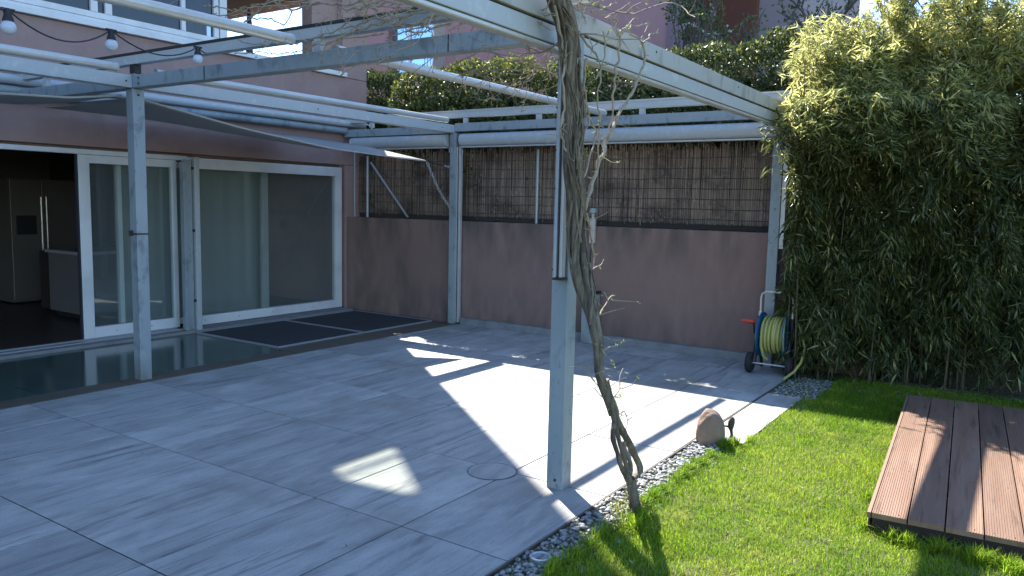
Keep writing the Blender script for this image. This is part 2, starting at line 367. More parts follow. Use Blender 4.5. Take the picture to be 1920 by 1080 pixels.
# narrow olive edging course and polished band along the house
xs = [-2.0, -.9, .2, 1.3, 2.4, 3.5, 4.6, 5.26]
for a, b in zip(xs[:-1], xs[1:]):
    slab_piece(a, b, 6.07, 6.30, .001, 'band_edge', 'edging_slab')
for a, b in ((5.26, 6.5), (6.5, 7.84)): slab_piece(a, b, 6.07, 6.42, .001, 'band_edge', 'edging_slab')
for a, b in ((-2, .4), (.4, 2.9), (2.9, 5.26)):
    slab_piece(a, b, 6.30, 7.90, .0, 'band', 'polished_slab')
slab_piece(5.26, 7.84, 6.42, 7.90, -.001, 'band', 'polished_slab')
box('steel_edging', M['band_edge'], patio, -2.1, 7.2, 1.787, 1.794, -.10, .004)
sk = MB().box(7.842, 7.928, 2.0, 6.02, -.12, .085).obj('stone_kerb', M['concrete_cap'], patio, bevel=.004)
sk['label'] = 'grey stone skirting along the foot of the low wall'

# round cut in slab (access cover)
cov = thing('access_cover', 'round slab cover outlined by a thin dark ring beside the corner post', 'floor cover', (cx, cy, 0))
MB().lathe([(cr-.010, .0005), (cr-.010, .0025), (cr, .0025), (cr, .0005)], (cx, cy, 0), n=48).obj('ring_joint', M['ring'], cov)
MB().lathe([(cr-.0105, -.001), (cr-.0105, .0032)], (cx, cy, 0), n=48).obj('cover_disc', M['slab'], cov)

# mats
for k, (x0, x1, lab) in enumerate([(5.31, 6.55, 'dark rubber doormat nearer the doors middle, with pale rim'), (6.57, 7.80, 'dark rubber doormat in the corner by the low wall, with pale rim')]):
    t = thing('door_mat', lab, 'door mat', ((x0+x1)/2, 7.14, 0), 'dark mats laid in front of the glass doors')
    MB().box(x0+.02, x1-.02, 6.47, 7.83, .0005, .012).obj('mat_pad', M['mat'], t, bevel=.003)
    rim = MB(); a, b, c, d = x0, x1, 6.45, 7.85
    for q in ((a, b, c, c+.02), (a, b, d-.02, d), (a, a+.02, c+.02, d-.02), (b-.02, b, c+.02, d-.02)): rim.box(*q, .0005, .016)
    rim.obj('mat_rim', M['galv'], t)

# ------------------------------------------------------------------ house
H = thing('house', 'mauve stucco house with white sliding glass doors and an open upper loggia', 'house', (1, 8.14, 0))
Y = 8.14
def hw(*b, m='stucco', name='wall', parent=H, bevel=.006, **k): return box(name, M[m], parent, *b, bevel=bevel, **k)
hw(-8, 8.33, Y, Y+.3, 2.035, 3.235)
hw(7.90, 8.33, Y, Y+.3, -.13, 2.033)
box('door_reveal', M['stucco'], H, 7.835, 7.898, Y+.05, Y+.3, -.13, 2.033, bevel=.003)
box('door_lintel_reveal', M['stucco'], H, -8, 7.833, Y+.10, Y+.3, 2.008, 2.033)
hw(8.03, 8.33, Y+.302, 18, -.13, 3.235, name='side_wall')
# upper storey: ribbon window band, loggia at the corner, unseen added shade screen above
hw(-8, 5.90, Y, Y+.3, 4.62, 6.0)
hw(5.902, 7.40, Y, Y+.3, 4.44, 6.0)
hw(7.402, 7.86, Y+.10, Y+.3, 3.34, 6.28, m='stucco')
hw(7.862, 8.33, Y, Y+.3, 3.24, 6.0); box('added_light_stop', M['stucco'], H, 7.862, 8.33, Y+.052, Y+.3, 6.002, 6.29)  # filler box added to stop sun leaking past the wall top
hw(8.03, 8.33, Y+.302, 9.15, 3.24, 6.0, name='side_wall'); hw(8.03, 8.33, 12.0, 18, 3.24, 6.0, name='side_wall')
hw(8.03, 8.33, 9.152, 11.998, 4.44, 6.0, name='side_wall'); hw(8.03, 8.33, 9.152, 11.998, 3.24, 3.36, name='side_wall')
box('loggia_ceiling', M['room'], H, 5.6, 8.028, Y+.302, 12.3, 4.44, 4.6)
box('loggia_floor', M['room'], H, 5.6, 8.028, Y+.302, 12.3, 3.0, 3.1)
box('loggia_partition', M['greypink'], H, 5.55, 5.65, Y+.302, 12.3, 3.11, 4.43)
box('loggia_back_wall', M['white'], H, 5.66, 8.02, 12.2, 12.3, 3.11, 4.43)
# unseen screen added for house shade; slanting glazed gap shapes the patio light patch
hw(-8, 6.98, Y, Y+.05, 6.002, 9.8, name='added_shade_screen'); hw(7.50, 8.33, Y, Y+.05, 6.002, 9.8, name='added_shade_screen')
MB().prism([(6.982, 7.1), (7.498, 7.1), (7.498, 9.8), (6.982, 9.8)], 'y', Y, Y+.05).obj('added_shade_screen', M['stucco'], H)
MB().prism([(6.982, 6.002), (7.498, 6.002), (7.498, 6.28), (6.982, 6.28)], 'y', Y, Y+.05).obj('added_shade_screen', M['stucco'], H)
MB().prism([(6.982, 6.45), (7.44, 7.099), (6.982, 7.099)], 'y', Y+.01, Y+.04).obj('added_shade_screen', M['stucco'], H)
box('added_gap_bar', M['metal'], H, 6.982, 7.498, Y+.012, Y+.04, 6.44, 6.475)  # unseen bar added for the dark streak in the light patch
pane_up = box('added_dimming_pane', glass('dimming_glass', (.66, .68, .64)), H, 6.984, 7.496, Y+.045, Y+.049, 6.28, 7.1)  # unseen tinted pane added to dim the light patch
box('roof', M['slate'], H, -8, 8.028, Y+.302, 18, 6.0, 6.2)
# ground floor interior shell
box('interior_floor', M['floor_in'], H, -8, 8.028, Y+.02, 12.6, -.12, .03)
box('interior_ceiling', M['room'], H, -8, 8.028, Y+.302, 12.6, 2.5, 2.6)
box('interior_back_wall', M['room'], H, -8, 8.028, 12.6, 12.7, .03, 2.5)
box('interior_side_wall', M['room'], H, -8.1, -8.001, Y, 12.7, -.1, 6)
# white sill line and upper ribbon window
box('upper_sill', M['white'], H, -8, 7.90, Y-.055, Y+.12, 3.24, 3.30, bevel=.005)
up = box('upper_window', M['white'], H, -8, 5.90, Y+.02, Y+.08, 3.345, 3.405, bevel=.004)
for x0, x1 in ((-.1, .0), (2.2, 2.3), (4.40, 4.47), (4.55, 4.62), (5.42, 5.47), (5.84, 5.90)):
    box('mullion', M['white'], up, x0, x1, Y+.015, Y+.085, 3.406, 4.62)
box('window_base_rail', M['white'], up, -8, 5.90, Y+.03, Y+.07, 3.302, 3.343)
box('pane', M['glass_up'], up, -8, 5.84, Y+.045, Y+.05, 3.41, 4.62)
box('room_back', M['room'], up, -8, 5.54, 9.9, 10, 3.0, 4.7); box('room_floor', M['room'], up, -8, 5.54, Y+.302, 9.9, 3.0, 3.1); box('room_top', M['room'], up, -8, 5.54, Y+.302, 9.9, 4.64, 4.7)
cur = MB()
for k in range(7): cur.box(5.47+k*.05, 5.47+k*.05+.042, Y+.12+.01*(k % 2), Y+.15+.01*(k % 2), 3.41, 4.6)
cur.obj('blind', M['beige'], up)
box('loggia_post', M['white'], H, 5.93, 6.03, Y+.03, Y+.10, 3.302, 4.438, bevel=.004)
lw_ = box('corner_window', M['white'], H, 7.42, 7.66, Y+.055, Y+.095, 3.302, 3.335); box('pane', M['bulb'], lw_, 7.42, 7.62, Y+.06, Y+.09, 3.336, 3.40)

# sliding doors
def frame(mb, x0, x1, z0, z1, y0, y1, wl, wr, wb, wt):
    mb.box(x0, x0+wl, y0, y1, z0, z1); mb.box(x1-wr, x1, y0, y1, z0, z1)
    mb.box(x0+wl, x1-wr, y0, y1, z0, z0+wb); mb.box(x0+wl, x1-wr, y0, y1, z1-wt, z1); return mb
sill = MB().box(-8, 7.83, 7.905, Y+.30, -.10, .028).obj('door_sill', M['concrete_cap'], H, bevel=.004)
box('sill_track', M['galv'], H, -8, 5.26, Y-.13, Y-.06, .029, .040); box('sill_track', M['galv'], H, -8, 5.26, Y-.01, Y+.04, .029, .045)
d1 = MB().box(-8, 5.44, Y+.0, Y+.09, 1.955, 2.005).obj('door_head', M['white'], H, bevel=.004)
leaf = frame(MB(), 4.205, 5.30, .045, 1.952, Y+.0, Y+.06, .115, .06, .115, .085).obj('sliding_door', M['white'], H, bevel=.005)
box('pane', M['glass'], leaf, 4.321, 5.239, Y+.025, Y+.031, .161, 1.866)
for x in (4.55, 4.95): MB().lathe([(.008, -.004), (.008, .003)], (x, Y-.001, .10), 'y', 10).obj('drain_cap', M['galv'], leaf)
box('door_seal', M['dark_gap'], leaf, 4.190, 4.204, Y+.01, Y+.05, .045, 1.95)
l2 = frame(MB(), 4.66, 5.50, .06, 1.94, Y+.10, Y+.15, .05, .06, .07, .07).obj('sliding_door', M['white'], H, bevel=.004, label='inner glazed door leaf behind the outer one')
box('pane', M['glass'], l2, 4.711, 5.439, Y+.122, Y+.127, .131, 1.869)
fx = frame(MB(), 5.44, 7.833, .035, 1.995, Y-.01, Y+.07, .02, .115, .11, .125).obj('fixed_window', M['white'], H, bevel=.005)
box('pane', M['glass'], fx, 5.461, 7.717, Y+.03, Y+.036, .146, 1.869)
for x in (5.62, 6.1, 6.62, 7.3): MB().lathe([(.008, -.004), (.008, .003)], (x, Y-.011, .09), 'y', 10).obj('drain_cap', M['galv'], fx)
box('glazing_bar', M['metal_light'], fx, 6.56, 6.66, Y+.11, Y+.16, .12, 1.94, bevel=.004)
# two screen guides standing before the doors
g1 = MB().box(5.245, 5.275, 7.93, 8.0, .03, 1.93).box(5.277, 5.36, 7.945, 8.0, .03, 1.96).obj('screen_guide', M['metal_old'], H, bevel=.004)
g2 = MB().box(5.375, 5.435, 7.91, 8.0, .0, 1.99).obj('screen_guide', M['metal'], H, bevel=.004)
for z in (.35, 1.15, 1.85): box('clip', M['black'], g1, 5.355, 5.377, 7.925, 7.944, z, z+.03)
# conduit and cassette on the facade
MB().tube([(8.07, Y-.02, 1.07), (8.07, Y-.02, 2.42)], .014).obj('conduit', M['galv'], H, smooth=True)
MB().box(8.05, 8.09, Y-.035, Y-.001, 1.03, 1.07).obj('conduit_outlet', M['black'], H)

# curtains and kitchen
def curtain(name, label, x0, x1, y, z0, z1, m):
    xs = np.arange(x0, x1, .02); mb = MB()
    v = []; 
    for k, x in enumerate(xs):
        yy = y+.005*math.sin(k*.55)+.006*math.sin(k*.21)
        v += [(x, yy, z0), (x, yy, z1)]
    mb.add(v, [(2*i, 2*i+2, 2*i+3, 2*i+1) for i in range(len(xs)-1)])
    o = mb.obj(name, M[m], smooth=True); tag(o, label, 'curtain', 'sheer curtains behind the glass doors'); return o
curtain('sheer_curtain', 'pale sheer curtain behind the narrow sliding door leaf', 4.70, 5.38, Y+.24, .04, 2.3, 'curtain')
curtain('sheer_curtain', 'wide grey-green sheer curtain behind the large fixed pane', 5.46, 6.72, Y+.26, .04, 2.3, 'curtain')
fr = thing('fridge', 'steel double door fridge with long bar handles inside the dark kitchen', 'fridge', (5.45, 11.6, .03))
box('carcass', M['steel'], fr, 5.02, 5.90, 11.56, 12.3, .05, 1.74)
fd = box('door', M['steel'], fr, 5.02, 5.415, 11.50, 11.555, .09, 1.73, bevel=.006)
fe = box('door', M['steel'], fr, 5.425, 5.90, 11.50, 11.555, .09, 1.73, bevel=.006)
box('water_dispenser', M['black'], fr, 5.08, 5.34, 11.485, 11.498, .98, 1.24, bevel=.004)
MB().tube([(5.385, 11.44, .72), (5.385, 11.44, 1.50)], .011).obj('handle', M['handle'], fd, smooth=True)
MB().tube([(5.455, 11.44, .72), (5.455, 11.44, 1.50)], .011).obj('handle', M['handle'], fe, smooth=True)
cab = thing('kitchen_cabinet', 'tall dark kitchen cabinet with a long pale handle right of the fridge', 'cabinet', (6.6, 11.7, .03))
box('carcass', M['floor_in'], cab, 5.93, 8.0, 11.58, 12.3, .04, 2.2)
box('cabinet_door', M['deck_dark'], cab, 5.94, 6.6, 11.54, 11.575, .08, 2.15, bevel=.004)
box('worktop', M['steel'], cab, 6.62, 8.0, 11.38, 11.575, .86, .90)
low = thing('dishwasher', 'low dark appliance with an upright bar handle before the fridge', 'dishwasher', (5.25, 10.5, .03))
box('front_panel', M['deck_dark'], low, 5.08, 5.60, 10.4, 10.9, .04, .80, bevel=.006)
MB().tube([(5.12, 10.35, .07), (5.12, 10.35, .78)], .011).obj('handle', M['handle'], low, smooth=True)
isl = thing('kitchen_island', 'pale kitchen island seen past the open door edge', 'kitchen island', (5.4, 9.8, .03))
box('base_panel', M['room'], isl, 4.86, 6.6, 9.45, 10.2, .10, .82, bevel=.004); box('plinth', M['black'], isl, 4.92, 6.55, 9.5, 10.15, .03, .099); box('worktop', M['greypink'], isl, 4.83, 6.63, 9.42, 10.23, .821, .86, bevel=.004)

# closed parasol on the loggia
pa = thing('closed_parasol', 'dark closed parasol standing in the bright upstairs loggia', 'parasol', (6.83, 8.8, 3.1))
MB().lathe([(.012, 3.1), (.02, 3.35), (.045, 3.5), (.05, 3.7), (.03, 3.9), (.015, 4.0)], (6.83, 8.8, 0), n=12).obj('canopy', M['black'], pa, smooth=True)
for s in (-1, 1): MB().tube([(6.83+s*.11, 8.8-s*.05, 3.1), (6.83+s*.02, 8.8, 3.55)], .012, 6).obj('leg', M['black'], pa, smooth=True)

# ------------------------------------------------------------------ low wall, kerb, reed screen
lwall = thing('low_wall', 'low mauve rendered wall running from the house to the bamboo', 'wall', (8.03, 4, 0))
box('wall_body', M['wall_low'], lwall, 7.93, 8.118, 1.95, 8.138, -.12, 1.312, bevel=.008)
ow = thing('ochre_wall', 'sunlit ochre rendered wall stub behind the hose reel and bamboo', 'wall', (8.1, 1.5, 0))
box('wall_body', M['terracotta'], ow, 8.0, 8.117, 1.2, 1.945, -.12, 1.33, bevel=.008)
tap = thing('garden_tap', 'small garden tap on the ochre wall above the hose reel', 'tap', (7.97, 1.80, .62))
MB().tube([(7.999, 1.80, .62), (7.93, 1.80, .62), (7.905, 1.80, .60), (7.90, 1.80, .55)], .010, 10).obj('spout', M['chrome'], tap, smooth=True)
MB().tube([(7.945, 1.80, .62), (7.945, 1.80, .665)], .006).box(7.940, 7.950, 1.765, 1.835, .665, .675).obj('handle', M['chrome'], tap)

rs = thing('reed_screen', 'brown reed screen fixed above the low wall', 'fence', (8.16, 5, 1.3))
box('backing', M['reed_back'], rs, 8.185, 8.195, 2.05, 8.135, 1.315, 2.17)
def chips():
    mb = MB()
    for _ in range(420):
        y = random.uniform(2.06, 8.1); z = random.uniform(1.33, 2.22); l = random.uniform(.01, .06); a = random.gauss(0, .25); x = 8.160+random.uniform(-.004, .004)
        mb.tube([(x, y, z), (x-.004, y+l*math.sin(a), z+l*math.cos(a))], random.uniform(.0015, .003), 4)
    mb.obj('loose_stalks', M['straw'], rs, kind='stuff')
chips()
def reeds():
    ys = []; y = 2.03
    while y < 8.13:
        ys.append(y); y += random.uniform(.0035, .0075)
    mb = MB(); 
    for y in ys:
        r = random.uniform(.0022, .0042); x = 8.170+random.uniform(-.008, .008); 
        z1 = 2.215+random.uniform(-.06, .05)-(.1 if random.random() < .05 else 0); z0 = 1.365+random.uniform(0, .02)
        lean = random.gauss(0, .006); b = random.gauss(0, .003)
        P = [(x, y, z0), (x+b, y+lean*.5, (z0+z1)/2), (x+random.gauss(0, .006), y+lean, z1)]
        v = []
        for p in P:
            for a in (0, 2.1, 4.2): v.append((p[0]+r*math.cos(a), p[1]+r*math.sin(a), p[2]))
        mb.add(v, [(i*3+k, i*3+(k+1) % 3, i*3+3+(k+1) % 3, i*3+3+k) for i in range(2) for k in range(3)])
    mb.obj('reeds', M['reed'], rs, kind='stuff')
reeds()
for z in (1.42, 1.53, 1.64, 1.75, 1.86, 1.97, 2.08): MB().tube([(8.158, 2.03, z)]+[(8.158+random.gauss(0, .001), y, z+random.gauss(0, .004)) for y in np.linspace(2.3, 7.9, 20)]+[(8.158, 8.13, z)], .0034, 4).obj('wire', M['wire'], rs)
pt = MB().tube([(8.135, 7.93, 1.31), (8.135, 7.93, 2.17)], .021, 10).obj('fence_post', M['galv'], rs, smooth=True)
MB().tube([(8.135, 7.87, 2.08), (8.135, 7.17, 1.33)], .017, 8).obj('brace', M['galv'], rs, smooth=True)
MB().tube([(8.135, 5.09, 1.31), (8.135, 5.09, 2.21)], .021, 10).obj('fence_post', M['galv'], rs, smooth=True)

# utility post and wall lamp on the low wall
up_ = thing('utility_post', 'short grey service post against the low wall behind the vine', 'post', (7.78, 4.15, 0))
box('post_body', M['metal_old'], up_, 7.70, 7.835, 4.03, 4.19, -.0, .56, bevel=.006); box('post_cap', M['black'], up_, 7.69, 7.845, 4.02, 4.20, .561, .59, bevel=.005)
wl = thing('hose_nozzle_holder', 'cream box with greenish head fixed to the low wall behind the vine', 'wall fitting', (7.9, 4.19, 1.3))
box('body', M['cream'], wl, 7.885, 7.928, 4.155, 4.225, 1.12, 1.40, bevel=.008)
MB().tube([(7.905, 4.19, 1.40), (7.905, 4.19, 1.46)], .018, 10).obj('neck', M['cream'], wl, smooth=True)
MB().lathe([(.012, 1.45), (.04, 1.465), (.045, 1.49), (.03, 1.515), (.008, 1.52)], (7.905, 4.19, 0), n=14).obj('head', M['teal_cap'], wl, smooth=True)
MB().tube([(7.92, 4.2, 1.12), (7.92, 4.22, .95), (7.915, 4.18, .75), (7.92, 4.14, .60)], .006, 6).obj('cable', M['black'], wl, smooth=True)

# ------------------------------------------------------------------ pergola
PG = thing('pergola', 'grey metal pergola over the patio carried by slim square posts', 'pergola', (3.63, 4, 0))
def post(x0, y0, top=2.41, w=.1, label=None):
    p = box('post', M['metal_old'], PG, x0, x0+w, y0, y0+w, -.004, top, bevel=.006, seg=3)
    if label: p['label'] = label
    return p
pA = post(3.583, 2.035, 2.43, label='near corner post with the vine against it')
pB = post(3.633, 6.15, label='post before the sliding doors')
pC = post(7.84, 6.12, label='far post against the low wall'); pD = post(7.70, 2.06, 2.43, label='far right post behind the hose reel')
p0 = post(-1.2, 2.035, 2.43); p1 = post(-1.2, 6.15)
# guides on posts
box('guide_rail', M['metal_light'], pA, 3.520, 3.560, 2.040, 2.058, 1.17, 2.31, bevel=.003)
box('guide_rail', M['dark_gap'], pA, 3.528, 3.582, 2.060, 2.072, 1.175, 2.31)
box('guide_rail', M['metal'], pA, 3.520, 3.582, 2.074, 2.092, 1.17, 2.31, bevel=.003)
box('guide_stop', M['dark_gap'], pA, 3.518, 3.584, 2.038, 2.094, 1.155, 1.168)
box('guide_rail', M['metal_light'], pC, 7.850, 7.90, 6.055, 6.118, .02, 2.24, bevel=.003); box('guide_rail', M['dark_gap'], pC, 7.846, 7.849, 6.08, 6.09, .02, 2.24)
box('guide_rail', M['metal_light'], pD, 7.715, 7.755, 2.015, 2.058, 1.17, 2.31, bevel=.003)
# ties
for z in (2.24, 2.05, 1.83, 1.63, 1.20): 
    q = MB(); a, b = 3.5815, 2.134; q.box(a-.0, a+.0015, 2.095, b, z, z+.008).box(a, a+.05, b+.0015, b+.003, z, z+.008); q.obj('tie', M['black'], pA)
q = MB(); q.box(3.631, 3.633, 6.149, 6.251, 1.225, 1.238).box(3.631, 3.735, 6.1475, 6.149, 1.225, 1.238).box(3.60, 3.631, 6.20, 6.215, 1.215, 1.26); q.obj('strap', M['black'], pB)
for (px, py, pz) in ((3.68, 6.149, 2.36),): MB().lathe([(.009, -.004), (.009, .001)], (px, py, pz), 'y', 12).obj('bolt', M['dark_gap'], pB)
B_ = dict(bevel=.005)
# long beams (along X)
box('beam', M['metal'], PG, 3.734, 7.94, 6.15, 6.25, 2.412, 2.512, **B_)
box('beam', M['metal'], PG, -2.2, 3.632, 6.15, 6.25, 2.412, 2.512, **B_)
box('beam', M['gutter'], PG, -2.2, 7.93, 2.035, 2.135, 2.435, 2.54, **B_)
box('screen_cassette', M['metal'], PG, -2.2, 3.575, 2.045, 2.150, 2.337, 2.425, **B_)
box('screen_cassette', M['metal'], PG, 3.69, 7.69, 2.045, 2.150, 2.337, 2.425, **B_)
box('screen_bottom_bar', M['metal_light'], PG, -2.2, 3.575, 2.050, 2.110, 2.312, 2.334, bevel=.006); box('screen_bottom_bar', M['metal_light'], PG, 3.69, 7.69, 2.050, 2.110, 2.312, 2.334, bevel=.006)
box('beam_gap_shade', M['dark_gap'], PG, -2.2, 7.9, 2.06, 2.14, 2.4255, 2.4345)  # dark strip fills the gap under the beam, its shade as colour
# cross beams (along Y)
box('crossbeam', M['metal_old'], PG, 3.633, 3.733, 2.137, 8.09, 2.412, 2.513, **B_)
box('crossbeam', M['metal_old'], PG, 7.84, 7.94, 2.137, 6.149, 2.430, 2.531, **B_)
box('crossbeam', M['metal_old'], PG, 7.84, 7.94, 6.251, 8.09, 2.412, 2.512, **B_)
box('crossbeam', M['metal_old'], PG, -1.2, -1.1, 2.137, 8.09, 2.412, 2.513, **B_)
# raised slide rails over the cross beams
for x0, yy in ((3.64, (2.3, 4.02, 6.18, 7.6)), (7.85, (2.5, 3.62, 4.93, 6.0, 7.6)), (-1.2, (3, 6.18))):
    ra = box('slide_rail', M['metal'], PG, x0, x0+.07, 2.02, 8.09, 2.60, 2.672, bevel=.004)
    box('rail_top_strip', M['dark_gap'] if x0 < 7 else M['metal_light'], ra, x0-.004, x0+.074, 2.02, 8.09, 2.6725, 2.692)  # far strip is paler, its sunlit top put into the colour
    for y in yy: box('rail_bracket', M['metal'], ra, x0+.01, x0+.05, y-.03, y+.03, 2.5135 if x0 < 7 else 2.532, 2.599)
for y0 in (2.9, 5.2):
    MB().box(3.6275, 3.6325, y0, y0+.004, 2.414, 2.512).obj('joint_line', M['dark_gap'], PG)
for (x, y, z) in ((3.6315, 6.06, 2.44), (3.6315, 6.06, 2.485), (3.6315, 2.24, 2.44), (3.6315, 2.24, 2.485), (3.6315, 7.9, 2.46), (3.5815, 2.08, .05), (3.5815, 2.12, 2.35)): MB().lathe([(.0075, -.004), (.0075, .0005), (.004, .002)], (x, y, z), 'x', 10).obj('bolt', M['dark_gap'], PG)
for (x, z) in ((3.78, 2.46), (3.58, 2.46), (5.6, 2.46), (1.9, 2.46), (7.6, 2.46)): MB().lathe([(.004, -.003), (.0075, -.001), (.0075, .004)], (x, 6.149, z), 'y', 10).obj('bolt', M['dark_gap'], PG)
for x in (2.95, 4.6, 6.2): MB().lathe([(.004, -.003), (.0075, -.001), (.0075, .004)], (x, 2.034, 2.5), 'y', 10).obj('bolt', M['dark_gap'], PG)
# round front tubes of the roof blinds
def rtube(x0, x1, y, z, r=.034):
    t = MB().tube([(x0, y, z), (x1, y, z)], r, 20).obj('blind_tube', M['metal_light'], PG, smooth=True)
    for a in (x0, x1): MB().lathe([(r+.002, -.006), (r+.002, .006)], (a, y, z), 'x', 20).obj('tube_cap', M['metal'], t)
rtube(-1.05, 3.42, 4.0, 2.548); rtube(3.80, 7.72, 4.0, 2.548); rtube(-1.05, 3.52, 6.18, 2.562); rtube(3.86, 7.72, 6.18, 2.562)
MB().box(3.642, 3.70, 6.13, 6.2, 2.53, 2.60).obj('tube_end_block', M['black'], PG)
# cassettes hanging under the far cross beam
def cass(y0, y1):
    prof = [(7.845, 2.40), (7.80, 2.38), (7.785, 2.33), (7.80, 2.275), (7.84, 2.245), (7.90, 2.245), (7.93, 2.28), (7.93, 2.40)]
    t = MB().prism(prof, 'y', y0, y1).obj('roller_cassette', M['metal'], PG, bevel=.008)
    box('cassette_bottom_bar', M['metal_light'], t, 7.82, 7.90, y0, y1, 2.228, 2.243)
cass(2.17, 6.05); cass(6.26, 7.95)
# ledger cassettes at the facade
for z, y, r, m in ((2.60, 8.03, .046, 'metal'), (2.50, 8.05, .042, 'metal_old')):
    MB().tube([(-6, y, z), (8.15 if z > 2.55 else 7.83, y, z)], r, 18).obj('awning_roll', M[m], PG, smooth=True)
MB().tube([(8.1, 8.06, 2.62), (8.2, 8.05, 2.63), (8.28, 8.0, 2.6), (8.27, 7.97, 2.52)], .012, 8).obj('cable_loop', M['white'], PG, smooth=True)

# ------------------------------------------------------------------ shade sails
def sail(label, near, far, sag, rows=26, cols=10):
    t = thing('shade_sail', label, 'shade sail', near[0], 'grey shade sails slung under the pergola')
    V = []; n = rows; 
    def lerp(P, u):
        k = u*(len(P)-1); i = min(int(k), len(P)-2); return Vector(P[i]).lerp(Vector(P[i+1]), k-i)
    for i in range(n+1):
        for j in range(cols+1):
            u, v = i/n, j/cols; p = lerp(near, u).lerp(lerp(far, u), v); p.z -= sag*math.sin(math.pi*u)*math.sin(math.pi*v)
            p.z += .012*math.sin(9*u+5*v)*math.sin(math.pi*v); V.append(p)
    mb = MB().add(V, [(i*(cols+1)+j, (i+1)*(cols+1)+j, (i+1)*(cols+1)+j+1, i*(cols+1)+j+1) for i in range(n) for j in range(cols)])
    o = mb.obj('cloth', M['sail'], t, smooth=True); s = o.modifiers.new('s', 'SOLIDIFY'); s.thickness = .003
    MB().tube([lerp(near, i/n)-Vector((0, 0, .002)) for i in range(n+1)], .009, 6).obj('hem', M['sail_hem'], t, smooth=True)
    return t
s1 = sail('grey triangular shade sail between the centre post and far post, tip catching the sun', [(3.75, 6.30, 2.355), (4.87, 6.36, 2.205), (5.97, 6.34, 2.095), (6.8, 6.28, 2.06), (7.37, 6.22, 2.045)],
          [(3.8, 7.9, 2.36), (5.2, 7.95, 2.36), (6.6, 7.98, 2.36), (7.15, 7.0, 2.22), (7.375, 6.225, 2.05)], .05)
s2 = sail('grey shade sail left of the centre post hanging under the pergola', [(-.5, 6.35, 2.30), (1.6, 6.33, 2.245), (2.66, 6.30, 2.26), (3.2, 6.28, 2.29), (3.62, 6.30, 2.36)],
          [(-.5, 7.3, 2.33), (1.6, 7.3, 2.27), (2.66, 7.3, 2.27), (3.2, 7.2, 2.29), (3.63, 6.8, 2.36)], .03)
MB().tube([(7.37, 6.22, 2.045), (7.55, 6.21, 2.015), (7.72, 6.20, 2.0)], .006, 6).obj('rope', M['black'], s1, smooth=True)
MB().tube([(7.70, 6.20, 2.0), (7.78, 6.19, 1.99), (7.835, 6.18, 1.985)], .011, 8).obj('hook', M['galv'], s1, smooth=True)
ch = thing('chain', 'galvanised chain hanging from the shade sail tip to the far post', 'chain', (7.37, 6.22, 2.04))
ca, cb_ = Vector((7.39, 6.215, 2.03)), Vector((7.80, 6.10, 1.42))
N = 15
for k in range(N):
    u = (k+.5)/N; p = ca.lerp(cb_, u); p.z -= .07*math.sin(math.pi*u); p2 = ca.lerp(cb_, u+.03); p2.z -= .07*math.sin(math.pi*(u+.03))
    d = (p2-p).normalized(); rot = d.to_track_quat('X', 'Z').to_matrix() @ Matrix.Rotation(R(90*(k % 2)), 3, 'X')
    mb = MB(); pts = []
    for i in range(13):
        t = 2*math.pi*i/12; pts.append(p+rot @ Vector((.030*math.cos(t), 0, .014*math.sin(t))))
    mb.tube(pts, .0048, 6, cap=False).obj('link', M['galv'], ch, smooth=True)
sc2 = thing('snap_hook', 'small snap hooks hanging at the head of the far post', 'hook', (7.84, 6.1, 2.2))
MB().torus((7.83, 6.2, 2.2), .02, .005, 'x', 14, 6, 1.6).obj('hook_body', M['chrome'], sc2, smooth=True)
MB().torus((7.845, 6.04, 2.17), .018, .005, 'x', 14, 6, 1.8).obj('hook_body', M['chrome'], sc2, smooth=True)

# ------------------------------------------------------------------ string lights
SL = thing('string_lights', 'black festoon cable with round white bulbs strung under the pergola roof', 'string lights', (2.5, 4.4, 2.4))
bp = [Vector((1.835, 4.14, 2.359)), Vector((2.519, 4.464, 2.427)), Vector((3.47, 5.04, 2.549))]
path = []
kn = [bp[0]+Vector((-.6, -.33, .02))]+bp+[Vector((3.95, 5.5, 2.66)), ]
sags = [.05, .13, .12, .05]
for a, b, s in zip(kn[:-1], kn[1:], sags):
    for i in range(12):
        u = i/12; p = a.lerp(b, u); p.z += .055-s*4*u*(1-u)*.8; path.append(p)
MB().tube(path, .0045, 6).obj('cable', M['black'], SL, smooth=True)
for k, p in enumerate(bp):
    s = MB().lathe([(.012, .060), (.020, .052), (.017, .03), (.024, .012), (.024, .0)], p, n=14).box(p.x-.03, p.x+.03, p.y-.008, p.y+.008, p.z+.048, p.z+.060).obj('socket', M['black'], SL, smooth=True)
    r = .034; prof = [(.018, .003)]+[(r*math.sin(t), -.028+r*math.cos(t)) for t in np.linspace(.6, math.pi-.01, 14)]
    MB().lathe(prof, p, n=20).obj('bulb', M['bulb'], s, smooth=True)

